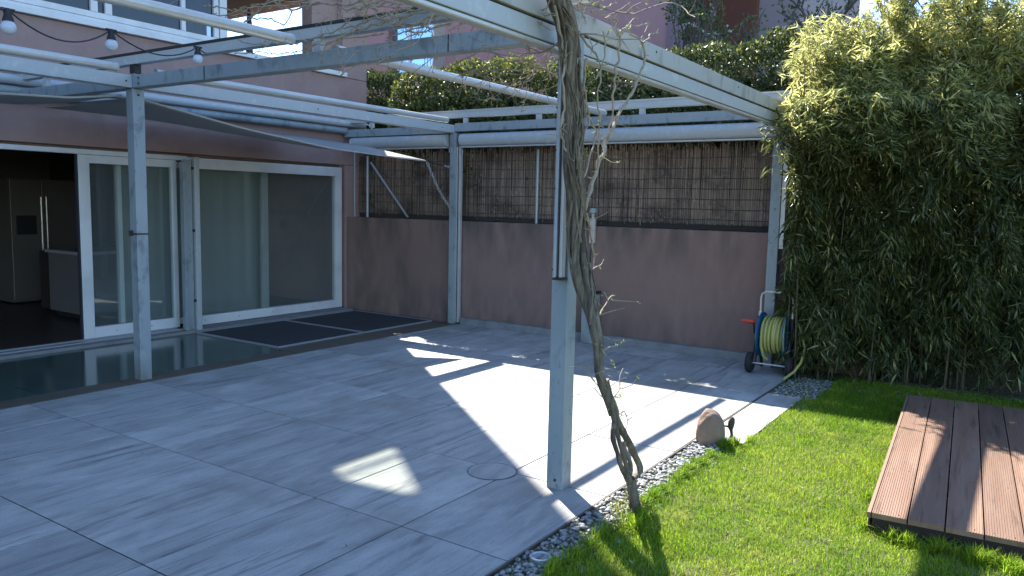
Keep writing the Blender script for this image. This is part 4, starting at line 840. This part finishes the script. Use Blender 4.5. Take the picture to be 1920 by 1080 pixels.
VN = thing('climbing_vine', 'leafless old vine with twisted stems climbing the near corner post', 'vine', (3.5, 1.58, 0))
def smooth_path(pts, n):
    P = np.array(pts, float); t = np.linspace(0, len(P)-1, n); out = []
    for q in t:
        i = min(int(q), len(P)-2); u = q-i; p0 = P[max(i-1, 0)]; p1 = P[i]; p2 = P[i+1]; p3 = P[min(i+2, len(P)-1)]
        out.append(.5*((2*p1)+(-p0+p2)*u+(2*p0-5*p1+4*p2-p3)*u*u+(-p0+3*p1-3*p2+p3)*u**3))
    return np.array(out)
def stem(pts, name='stem', m='bark', knob=.12, n=None, k=9, rmin=.0015, parent=None):
    Q = smooth_path(pts, n or max(6, len(pts)*4)); r = np.maximum(Q[:, 3], rmin); ph = random.uniform(0, 6)
    r = r*(1+knob*np.sin(np.arange(len(r))*1.9+ph)*np.sin(np.arange(len(r))*.7+ph)); return MB().tube([tuple(q[:3]) for q in Q], list(r), k)
for key in ('root', 'left', 'mid', 'right', 'loop'):
    stem(LOWER[key], n=28, k=12).obj('stem', M['bark'], VN, smooth=True)
# twisted strands of the upper trunk
TRUNK = [(3.475, 1.705, .50, .016), (3.452, 1.715, .58, .022)]+TRUNK[0:]
T = smooth_path(TRUNK, 96); T[:, 3] *= .78
NS = 11
for s in range(NS):
    ph = 2*math.pi*s/NS+random.uniform(-.3, .3); tw = random.choice((.055, .07, -.05, .085)); pts = []
    rad = random.uniform(.45, 1.0)
    i0 = 0 if s < 6 else random.randint(6, 24); i1 = 96
    for i in range(i0, i1, 2):
        x, y, z, w_ = T[i]; a = ph+tw*i; j = .35*math.sin(i*.21+s*2.1)
        sr = {0: .020, 1: .018}.get(s % 3, .014)*(.9+.2*math.sin(i*.4+s))*min(1, .45+.09*(i-i0)); q = max(w_-sr*.5, .012)*rad*(1.08+.30*j)*min(1, .25+.08*(i-i0))
        pts.append((x+q*math.cos(a), y+q*.75*math.sin(a), z, sr))
    Q = np.array(pts); MB().tube([tuple(q[:3]) for q in Q], list(Q[:, 3]), 9).obj('stem', M['bark'], VN, smooth=True)
thin = MB()
for s in range(46):      # thinner stems and runners wrapped round the trunk
    i0 = random.randint(22, 70); ln = random.randint(14, 34); ph = random.uniform(0, 6.3); tw = random.uniform(-.22, .22); pts = []
    for i in range(i0, min(i0+ln, 90), 2):
        x, y, z, w_ = T[i]; q = w_*random.uniform(.95, 1.12)+.006; a = ph+tw*(i-i0); pts.append((x+q*math.cos(a), y+q*.8*math.sin(a), z, random.uniform(.004, .007)))
    if len(pts) > 3: Q = np.array(pts); thin.tube([tuple(q[:3]) for q in Q], list(Q[:, 3]), 6)
thin.obj('runners', M['bark'], VN, smooth=True, kind='stuff')
buds = []
tw_mb = MB(); sp_mb = MB()
def spurs(pts, dens=9, scale=1.0):
    P = np.array(pts, float)[:, :3]; seg = np.linalg.norm(np.diff(P, axis=0), axis=1); Lt = seg.sum()
    for _ in range(int(Lt*dens)):
        i = random.randrange(len(P)-1); u = random.random(); p = P[i]*(1-u)+P[i+1]*u; d = P[i+1]-P[i]; d = d/max(np.linalg.norm(d), 1e-6)
        v = np.array([random.gauss(0, 1), random.gauss(0, 1), random.gauss(.3, 1)]); v -= d*np.dot(v, d)*.7; v /= np.linalg.norm(v)
        l = random.uniform(.012, .04)*scale; q = p+v*l; r = random.uniform(.0018, .0032)
        if random.random() < .35: l2 = random.uniform(.05, .16); v2 = v+np.array([random.gauss(0, .5) for _ in range(3)]); q2 = q+v2/np.linalg.norm(v2)*l2; tw_mb.tube([p, q, (q+q2)/2+np.array([random.gauss(0, .008) for _ in range(3)]), q2], [r, r*.9, r*.7, r*.5], 5); buds.append(q2)
        else: sp_mb.tube([p, q], [r*1.3, r], 5)
        buds.append(q)
# tendrils flaking from the trunk
def kink(pts, f=.62):
    P = np.array(pts, float); out = [tuple(P[0]*[1, 1, 1, f])]
    for a, b in zip(P[:-1], P[1:]):
        L = np.linalg.norm(b[:3]-a[:3]); k = max(1, int(L/.035))
        for i in range(1, k+1):
            q = a+(b-a)*i/k
            if i < k or True: q[:3] += rng.normal(0, .0045, 3)
            out.append((q[0], q[1], q[2], q[3]*f*rng.uniform(.85, 1.2)))
    return out
for c_ in CANES+UNDER+OVER:
    c_ = kink(c_)
    mb = stem(c_, n=len(c_)*2, k=6, knob=.15, rmin=.0022); mb.obj('cane', M['twig'], VN, smooth=True)
    spurs(c_, 11)
spurs(TRUNK[0:7], 60, .8); spurs(LOWER['left'][4:], 30, .6); spurs(TRUNK[6:], 22, 1.2)
def wander(p, d, L, r, depth=0):
    pts = [(*p, r)]; n = max(4, int(L/.05)); q = np.array(p, float); d = np.array(d, float)
    for i in range(n):
        d = d+rng.normal(0, .22, 3); d[2] *= .9; d /= np.linalg.norm(d); q = q+d*L/n; pts.append((*q, r*(1-.6*(i+1)/n)))
        if depth < 2 and random.random() < .22: 
            d2 = d+rng.normal(0, .6, 3); wander(q, d2/np.linalg.norm(d2), L*random.uniform(.25, .5), r*.65, depth+1)
    Q = np.array(pts); tw_mb.tube([tuple(a[:3]) for a in Q], list(np.maximum(Q[:, 3], .0014)), 6); spurs(pts, 7, .9)
for _ in range(15):    # tangle lying over the near half of the cross beam
    y0 = random.uniform(2.2, 3.6); wander((random.uniform(3.5, 3.8), y0, random.uniform(2.66, 2.80)), (random.uniform(-.35, .3), 1, random.uniform(-.03, .10)), random.uniform(.5, 1.3), .0045)
for _ in range(16):     # up and over the corner
    wander((3.3+random.uniform(-.08, .2), 1.96+random.uniform(-.03, .15), random.uniform(2.36, 2.58)), (random.uniform(-.2, .9), random.uniform(-.4, .6), random.uniform(-.2, .5)), random.uniform(.25, .6), .005)
for _ in range(7):
    wander((random.uniform(3.8, 4.3), random.uniform(2.2, 2.9), random.uniform(2.28, 2.45)), (random.uniform(-.3, .3), 1, random.uniform(-.1, .1)), random.uniform(.3, .7), .003)
tw_mb.obj('twigs', M['twig'], VN, smooth=True, kind='stuff'); sp_mb.obj('spurs', M['twig'], VN, smooth=True, kind='stuff')
bb = np.array(buds); bb = bb[rng.random(len(bb)) < .5]
extra = [(T[i][0]+random.gauss(0, .045), T[i][1]-.05, T[i][2]) for i in [random.randrange(0, 80) for _ in range(26)]]
lw0 = np.array(LOWER['right'])[:, :3]
bb = np.vstack([bb, np.array(extra)])
rep = np.repeat(bb, 3, 0)+rng.normal(0, .003, (len(bb)*3, 3)); D = rng.normal(0, 1, rep.shape)+[0, 0, .5]
V, F = blades(rep, D, rng.normal(0, 1, rep.shape), rng.uniform(.008, .018, len(rep)), rng.uniform(.004, .008, len(rep)), mid=.5)
np_obj('buds', V, F, [M['bud']], VN, kind='stuff', nv=3)

# ------------------------------------------------------------------ bamboo hedge
HA, HB = np.array([7.38, 1.84]), np.array([9.05, -2.7]); hd_ = (HB-HA)/np.linalg.norm(HB-HA); hn = np.array([hd_[1], -hd_[0]])   # hn points to the lawn (-x)
if hn[0] > 0: hn = -hn
BL = float(np.linalg.norm(HB-HA))
labs = ['bamboo clump at the left end overhanging the hose reel and far post', 'bamboo clump second from the hose reel with a tall pale plume', 'bamboo clump in the middle of the hedge behind the deck corner',
        'bamboo clump behind the deck towards the right picture edge', 'bamboo clump at the far right picture edge behind the deck', 'last bamboo clump of the hedge beyond the right picture edge']
def top_h(s): return 3.02+.14*np.sin(2.3*s+.4)+.10*np.sin(5.1*s+2)+.06*np.sin(11*s)
def face(s, z):      # how far the leafy face stands out toward the lawn
    zz = np.clip(z/2.5, 0, 1); return .14+.24*zz**1.6-.30*np.exp(-(s/.42)**2)*np.clip((2.0-z)/.6, 0, 1)+.13*np.sin(4*s+1.7*z)+.11*np.sin(8*s-4.2*z+1)+.06*np.sin(14*s+8*z)+.16*np.exp(-((s-.25)/.3)**2-((z-2.2)/.35)**2)
nC = 6; seglen = BL/nC
for k in range(nC):
    s0, s1 = k*seglen, (k+1)*seglen; cxy = HA+hd_*(s0+s1)/2
    t = thing('bamboo_plant', labs[k], 'bamboo', (float(cxy[0]), float(cxy[1]), 0), 'bamboo clumps of the hedge')
    dens = 1.0 if k < 5 else .6
    for q in range(24 if k < 4 else 8):
        s = random.uniform(s0, s1); dp = random.uniform(-.5, .04); b = HA+hd_*s+hn*dp; ln = random.gauss(0, .05); H_ = random.uniform(2.5, 3.3); o_ = random.uniform(.05, .35)
        pts = []; r = random.uniform(.006, .011)
        for i in range(9):
            u = i/8; p = b+hn*o_*u**2*.8+hd_*ln*u; pts.append((p[0], p[1], H_*u-.02))
        MB().tube(pts, [r*(1-.6*i/8) for i in range(9)], 6).obj('culm', M['culm'], t, smooth=True)
    nt_ = int(3400*dens)
    s = rng.uniform(s0-.05, s1+.05, nt_); z = rng.uniform(.04, 1, nt_)**.85*2.5
    lowfade = np.clip(.42-.30*np.exp(-(s/.75)**2), 0, 1)      # foliage reaches lower at the hose-reel end
    keep = rng.random(nt_) < np.clip((z-.05)/np.maximum(lowfade*2.2, .15), .10, 1); s, z = s[keep], z[keep]; nt_ = len(s)
    dep = face(s, z)-np.abs(rng.normal(0, .13, nt_))+rng.normal(0, .03, nt_)
    C1 = np.stack([HA[0]+hd_[0]*s+hn[0]*dep, HA[1]+hd_[1]*s+hn[1]*dep, z], 1)
    # crown sloping back and up from the leafy face: this part catches the sun
    n2 = int(3900*dens); s = rng.uniform(s0, s1, n2); back = rng.uniform(0, 1, n2)**1.05*1.45; dep = face(s, 2.3)+.10-back
    z = 1.98+1.22*(1-np.exp(-back/.56))*(.80+.20*np.clip((s-.1)/.5, 0, 1))+.11*np.sin(3.1*s+2*back)+.09*np.sin(7*s-5*back+1)+.05*np.sin(16*s+9*back)+rng.normal(0, .06, n2)+.10*np.exp(-((s-1.1)/.5)**2)
    C2 = np.stack([HA[0]+hd_[0]*s+hn[0]*dep, HA[1]+hd_[1]*s+hn[1]*dep, z], 1)
    n3 = int(2700*dens); s = rng.uniform(s0, s1, n3); dep = rng.uniform(-1.1, .0, n3); z = rng.uniform(.05, 2.6, n3)
    C3 = np.stack([HA[0]+hd_[0]*s+hn[0]*dep, HA[1]+hd_[1]*s+hn[1]*dep, z], 1)
    # plumes: arching cane tips
    C4 = []
    npl = 26 if k in (0, 1, 2, 3) else 6
    twg = MB()
    for q in range(npl):
        s_ = random.uniform(s0, s1); dp = random.uniform(-.6, .15); b = HA+hd_*s_+hn*dp; z0 = 2.30+.9*(1-math.exp(-max(.35-dp, 0)/.48)); H_ = random.uniform(.3, .85)*(.5 if k == 0 else 1.1); dr = hn*random.uniform(-.1, .35)+hd_*random.uniform(-.25, .25)
        line = []
        for i in range(8):
            u = i/7; line.append((b[0]+dr[0]*u*u, b[1]+dr[1]*u*u, z0+H_*u*(1-.18*u)))
        twg.tube(line, [.004*(1-.7*i/7) for i in range(8)], 5)
        for _ in range(int(46*H_/.4)):
            u = random.random()**.8; i = min(int(u*7), 6); f_ = u*7-i; p = np.array(line[i])*(1-f_)+np.array(line[i+1])*f_; C4.append(p+rng.normal(0, .05*(1.25-u), 3))
    twg.obj('cane_tips', M['culm'], t, smooth=True, kind='stuff')
    C4 = np.array(C4)
    if k == 0:      # bulge leaning over the end of the gutter beam
        C2 = np.vstack([C2, np.array([7.47, 1.86, 2.36])+rng.normal(0, 1, (220, 3))*[.10, .09, .16], np.array([7.20, 1.62, 2.25])+rng.normal(0, 1, (260, 3))*[.15, .2, .15]])
    def fans(C, nl, out, l0, l1, down):
        n = len(C); a0 = rng.uniform(0, 2*np.pi, n); base = np.stack([hn[0]*out+.6*np.cos(a0), hn[1]*out+.6*np.sin(a0), np.full(n, -down)+rng.normal(0, .25, n)], 1)
        P = np.repeat(C, nl, 0)+rng.normal(0, .016, (n*nl, 3)); D = np.repeat(base, nl, 0)+rng.normal(0, .42, (n*nl, 3)); N_ = rng.normal(0, .5, (n*nl, 3))+[0, 0, 1]
        return P, D, N_, rng.uniform(l0, l1, n*nl)
    sets = [fans(C1, 6, .75, .07, .155, .75), fans(C2, 6, .35, .075, .15, .15), fans(C3, 4, .3, .08, .15, .5), fans(C4, 4, .1, .06, .12, .15)]
    P = np.vstack([q[0] for q in sets]); D = np.vstack([q[1] for q in sets]); N_ = np.vstack([q[2] for q in sets]); Ln = np.hstack([q[3] for q in sets])
    V, F = blades(P, D, N_, Ln, Ln*rng.uniform(.10, .155, len(Ln)), fold=.18, mid=.35, droop=.12)
    pale = rng.random(len(P)) < np.clip(.07+.8*np.clip((P[:, 2]-1.9)/.8, 0, 1), 0, .8)  # more pale leaves with height, the sunlit top as colour
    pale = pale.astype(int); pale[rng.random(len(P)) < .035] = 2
    np_obj('foliage', V, F, [M['bamboo_leaf'], M['bamboo_leaf_sunlit'], M['grass_dry']], t, midx=np.repeat(pale, 2), kind='stuff', nv=3)
# leaf litter under the bamboo
lt = rng.uniform(0, 1, (2600, 3)); s = lt[:, 0]*BL; dep = .05+lt[:, 1]*.75-.25
P = np.stack([HA[0]+hd_[0]*s+hn[0]*dep, HA[1]+hd_[1]*s+hn[1]*dep, -.005+.012*lt[:, 2]], 1); D = rng.normal(0, 1, P.shape); D[:, 2] *= .15
V, F = blades(P, D, np.tile([0, 0, 1.], (len(P), 1)), rng.uniform(.05, .1, len(P)), rng.uniform(.006, .01, len(P)), fold=.1)
litter = np_obj('leaf_litter', V, F, [M['grass_dry']], kind='stuff', nv=3); tag(litter, 'dry bamboo leaves lying under the bamboo hedge', 'leaf litter')

# ------------------------------------------------------------------ hedges and shrubs behind the reed screen
def hedge(name, label, cat, segs, zb, zt, depth, n, leaf, sunlit_share=.1, lump=.12, rnd=.35, core=True, group=None, width=.55):
    """segs: centre line points (x,y,top) ; rounded box of leaves"""
    S = np.array(segs, float); t = thing(name, label, cat, tuple(float(a) for a in (S[:, 0].mean(), S[:, 1].mean(), zb)), group)
    L_ = np.r_[0, np.cumsum(np.hypot(*np.diff(S[:, :2], axis=0).T))]
    u = rng.uniform(0, L_[-1], n); x = np.interp(u, L_, S[:, 0]); y = np.interp(u, L_, S[:, 1]); zt_ = np.interp(u, L_, S[:, 2])
    a = rng.uniform(-.35, np.pi+.35, n)      # angle round the section, from -depth side over the top
    sec_x = -np.cos(a); sec_z = np.sin(a)
    e = 4.5; rr = (np.abs(sec_x)**e+np.abs(sec_z)**e)**(-1/e)
    hh = (zt_-zb); P = np.stack([x+sec_x*rr*depth, y, zb+hh*.45+sec_z*rr*hh*.55], 1)
    low = rng.random(n) < .4; P[low, 2] = zb+rng.uniform(0, 1, low.sum())*hh[low]*.75; P[low, 0] = x[low]-depth*(1+.05*rng.normal(0, 1, low.sum()))
    endf = np.minimum(u, L_[-1]-u); k_ = np.clip(endf/.3, 0, 1); P[:, 0] = x+(P[:, 0]-x)*np.sqrt(.15+.85*k_); P[:, 2] -= (1-k_)**2*.25*rnd
    O = unit(np.stack([P[:, 0]-x, np.zeros(n), P[:, 2]-(zb+hh*.45)], 1))
    w1 = wob(P, 2.6, len(label)); w2 = wob(P, 7.5, 3+len(label)); P = P+O*(w1*lump+w2*lump*.55)[:, None]-O*(np.abs(rng.normal(0, .07, n)))[:, None]
    D = O*.7+rng.normal(0, .75, (n, 3))+[0, 0, .25]; V, F = blades(P, D, O+rng.normal(0, .6, (n, 3)), rng.uniform(.7, 1.3, n)*leaf, rng.uniform(.42, .62, n)*leaf, fold=.12, mid=.5)
    topness = np.clip((P[:, 2]-(zt_-.28))/.28, 0, 1); yg = rng.random(n) < sunlit_share*(.15+topness*1.3+.5*(w1 > .25)*topness)  # yellower leaves gather at the top, painting the sunlit crown
    np_obj('foliage', V, F, [M['hedge_leaf'], M['leaf_young_sunlit']], t, midx=np.repeat(yg, 2), kind='stuff', nv=3)
    tb = MB()
    for q in range(int(L_[-1]*9)):
        uu = random.uniform(0, L_[-1]); xx = float(np.interp(uu, L_, S[:, 0])); yy = float(np.interp(uu, L_, S[:, 1])); p = (xx+random.gauss(0, .08), yy, zb)
        top = (xx+random.uniform(-.9, .7)*depth, yy+random.gauss(0, .25), zb+random.uniform(.5, .85)*(float(np.interp(uu, L_, S[:, 2]))-zb)); tb.tube([p, ((p[0]+top[0])/2+random.gauss(0, .05), (p[1]+top[1])/2, (p[2]+top[2])/2), top], [.016, .011, .005], 5)
    tb.obj('branches', M['tree_bark'], t, smooth=True, kind='stuff')
    # twiggy inside that closes the view
    n2 = n; u = rng.uniform(0, L_[-1], n2); x = np.interp(u, L_, S[:, 0]); y = np.interp(u, L_, S[:, 1]); zt_ = np.interp(u, L_, S[:, 2])
    P = np.stack([x+rng.uniform(-.55, .55, n2)*depth, y, zb+rng.uniform(0, .80, n2)*(zt_-zb)], 1); V, F = blades(P, rng.normal(0, 1, (n2, 3)), rng.normal(0, 1, (n2, 3)), rng.uniform(1.2, 2.4, n2)*leaf, rng.uniform(.8, 1.2, n2)*leaf, mid=.5)
    np_obj('inner_foliage', V, F, [M['hedge_leaf']], t, kind='stuff', nv=3)
    return t
hedge('evergreen_shrub', 'dark round evergreen shrub just right of the house corner', 'shrub', [(9.2, 9.6, 3.45), (9.15, 8.8, 3.56), (9.1, 8.25, 3.42)], 1.27, 3.5, .55, 17000, .062, .05, .14)
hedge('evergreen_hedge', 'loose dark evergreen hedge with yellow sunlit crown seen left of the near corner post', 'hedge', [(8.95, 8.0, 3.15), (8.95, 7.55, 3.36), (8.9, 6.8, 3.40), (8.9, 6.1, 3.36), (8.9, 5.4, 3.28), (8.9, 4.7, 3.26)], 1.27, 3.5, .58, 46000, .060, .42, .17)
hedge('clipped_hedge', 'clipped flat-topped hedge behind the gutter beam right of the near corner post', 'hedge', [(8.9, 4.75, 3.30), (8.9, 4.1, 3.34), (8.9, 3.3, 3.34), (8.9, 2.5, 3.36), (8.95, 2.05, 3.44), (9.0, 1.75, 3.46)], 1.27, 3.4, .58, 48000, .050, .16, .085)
# sparse ivy looking over the reed screen
iv = thing('ivy', 'loose ivy sprigs spilling over the top of the reed screen', 'ivy', (8.25, 4, 2.2))
n = 5200; y = rng.uniform(2.1, 8.0, n); P = np.stack([8.32+rng.normal(0, .07, n), y, 2.20+.10*np.sin(3*y)+np.abs(rng.normal(0, .10, n))], 1)
V, F = blades(P, rng.normal(0, 1, (n, 3)), rng.normal(0, 1, (n, 3)), rng.uniform(.025, .05, n), rng.uniform(.02, .035, n), mid=.5)
np_obj('leaves', V, F, [M['hedge_leaf'], M['leaf_young_sunlit']], iv, midx=np.repeat(rng.random(n) < .15, 2), kind='stuff', nv=3)

# ------------------------------------------------------------------ buildings beyond
PB = thing('pink_building', 'pink stucco apartment block beyond the hedge with one wide window', 'building', (16, 11, 1.2))
def pbx(name, m, *b, parent=None, **k): return box(name, M[m], parent or PB, *b, **k)
pbx('wall', 'pink', 16, 16.5, 6.86, 9.0, 1.2, 11.2); pbx('wall', 'pink', 16, 24, 9.002, 12.88, 1.2, 11.2); pbx('wall', 'pink', 16, 24, 14.85, 15.75, 1.2, 11.2); pbx('wall', 'pink', 16, 24, 12.882, 14.848, 1.2, 4.95); pbx('wall', 'pink', 16, 24, 12.882, 14.848, 6.42, 11.2)
pbx('corner_strip', 'pink_dark', 15.97, 16.52, 6.70, 6.858, 1.2, 11.2)
pw = pbx('window', 'white', 16.16, 16.22, 14.20, 14.28, 4.95, 6.42); pbx('window_frame', 'white', 16.16, 16.22, 13.36, 13.44, 4.95, 6.42, parent=pw); pbx('window_frame', 'white', 16.16, 16.22, 12.89, 14.84, 6.34, 6.41, parent=pw)
pbx('pane', 'sky_glass', 16.19, 16.2, 13.36, 14.84, 4.95, 6.33, parent=pw); pbx('room_back', 'pink_dark', 17.5, 17.6, 12.9, 14.83, 4.96, 6.4, parent=pw)
pbx('shutter', 'shutter', 16.1, 16.14, 12.9, 13.34, 4.95, 6.33, parent=pw)
pbx('lintel', 'shutter', 15.95, 16.05, 12.86, 14.9, 6.43, 6.52)
rl = pbx('balcony_rail', 'shutter', 15.70, 15.73, 12.7, 13.35, 5.22, 5.25)
for k in range(7): pbx('baluster', 'shutter', 15.71, 15.725, 12.72+k*.1, 12.73+k*.1, 4.75, 5.219, parent=rl)
pbx('balcony_slab', 'pink_dark', 15.6, 16.0, 12.6, 13.4, 4.6, 4.74)
pbx('roof', 'slate', 15.8, 24.2, 6.6, 15.95, 11.202, 11.4)
RB = thing('red_brown_building', 'red-brown rendered house wing with an outside stair rail behind the flowering shrub', 'building', (19, 6, 1.2))
box('wall', M['redbrown'], RB, 19, 26, 5.9, 8.95, 1.2, 8.4); 
lg = box('wall', M['greypink'], RB, 19.2, 26, 4.95, 5.898, 1.2, 7.9, label='grey-lilac wing')
box('roof', M['slate'], RB, 18.6, 26.4, 5.85, 8.8, 8.402, 8.6)
sr = MB().tube([(17.6, 7.5, 6.05), (17.6, 6.35, 5.36)], .035, 6).obj('stair_rail', M['white'], RB)
for k in range(12):
    u = k/11; y = 7.48-1.12*u; box('baluster', M['blue_rail'], sr, 17.59, 17.61, y-.012, y+.012, 4.6, 6.02-.68*u)
box('stair_panel', M['blue_rail'], RB, 17.66, 17.68, 6.3, 7.5, 4.4, 5.2)
SB = thing('slate_roof_house', 'small house with a dark slate roof beside the bare tree', 'house', (24, 5.2, 1.2))
box('wall', M['greypink'], SB, 22, 28, 5.3, 8.6, 1.2, 6.6)
MB().prism([(5.0, 6.5), (5.0, 7.0), (5.45, 7.6), (7, 9.4), (9, 9.4), (9, 6.602), (5.3, 6.602)], 'x', 21.4, 28.4).obj('roof', M['slate'], SB)

# ------------------------------------------------------------------ trees beyond
def tree(name, label, cat, base, H_, spread, m='tree_bark', leafn=0, leafm='tree_leaf', leaf=.05, blossom=0, seed=1, r0=.07, levels=4, up=.55):
    rd = random.Random(seed); t = thing(name, label, cat, base); tr = MB(); br = MB(); tips = []
    def grow(p, d, L, r, lv, mb):
        n = 5; pts = [p.copy()]; q = p.copy(); dd = d.copy()
        for i in range(n):
            dd = (dd+Vector((rd.gauss(0, .14), rd.gauss(0, .14), rd.gauss(.02, .1)))).normalized(); q = q+dd*L/n; pts.append(q.copy())
            if lv < levels and i > 0 and rd.random() < .75:
                a = rd.uniform(0, 6.28); s = Vector((math.cos(a)*spread, math.sin(a)*spread, up)); nd = (dd*.6+s*.7).normalized(); grow(q, nd, L*rd.uniform(.55, .75), r*.55, lv+1, br)
        mb.tube(pts, [r*(1-.5*i/n) for i in range(n+1)], 7 if lv < 2 else 5)
        if lv >= levels-1: tips.extend(pts[2:])
    grow(Vector(base), Vector((rd.uniform(-.1, .1), rd.uniform(-.1, .1), 1)), H_*.5, r0, 0, tr)
    tr.obj('trunk', M[m], t, smooth=True); br.obj('branches', M[m], t, smooth=True, kind='stuff')
    Tp = np.array([tuple(p) for p in tips])
    if leafn:
        P = Tp[rng.integers(0, len(Tp), leafn)]+rng.normal(0, .07, (leafn, 3)); V, F = blades(P, rng.normal(0, 1, P.shape), rng.normal(0, 1, P.shape), rng.uniform(.7, 1.3, leafn)*leaf, rng.uniform(.4, .6, leafn)*leaf, mid=.5)
        np_obj('crown', V, F, [M[leafm]], t, kind='stuff', nv=3)
    if blossom:
        P = np.repeat(Tp[rng.integers(0, len(Tp), blossom)]+rng.normal(0, .05, (blossom, 3)), 6, 0); V, F = blades(P, rng.normal(0, 1, P.shape), rng.normal(0, 1, P.shape), np.full(len(P), .065), np.full(len(P), .045), mid=.5)
        np_obj('blossom', V, F, [M['blossom']], t, kind='stuff', nv=3)
    return t
tree('flowering_shrub', 'tall open shrub with a few white blossoms before the red-brown wall', 'shrub', (13.0, 4.25, 1.27), 4.3, .36, leafn=2400, leaf=.08, blossom=60, seed=4, r0=.06)
tree('bare_tree', 'grey branching tree with fresh leaf tufts left of the bamboo', 'tree', (13.2, 3.55, 1.27), 5.0, .8, leafn=700, leaf=.09, seed=9, r0=.13)
tree('bare_tree', 'leafless tree whose fine branches stand against the sky above the bamboo', 'tree', (14.0, 2.8, 1.27), 6.0, .8, leafn=0, seed=12, r0=.10, levels=5)
tree('bare_tree', 'second leafless tree half hidden behind the bamboo plumes', 'tree', (15.5, 2.0, 1.27), 5.4, .8, leafn=0, seed=15, r0=.09)

# a few dry leaf scraps on the lawn and patio
fx_ = np.array([(random.uniform(2.5, 6.5), random.uniform(-.4, 1.5), .035) for _ in range(34)]+[(random.uniform(1.6, 7.2), random.uniform(1.9, 5.8), .004) for _ in range(26)]+[(7.2+random.gauss(0, .25), 2.0+random.gauss(0, .3), .004) for _ in range(18)])
D = rng.normal(0, 1, fx_.shape); D[:, 2] *= .12; V, F = blades(fx_, D, np.tile([0, 0, 1.], (len(fx_), 1)), rng.uniform(.015, .045, len(fx_)), rng.uniform(.005, .012, len(fx_)), fold=.2)
sc_ = np_obj('leaf_scraps', V, F, [M['grass_dry']], kind='stuff', nv=3); tag(sc_, 'tiny dry leaf scraps scattered over the lawn and paving', 'leaf litter')
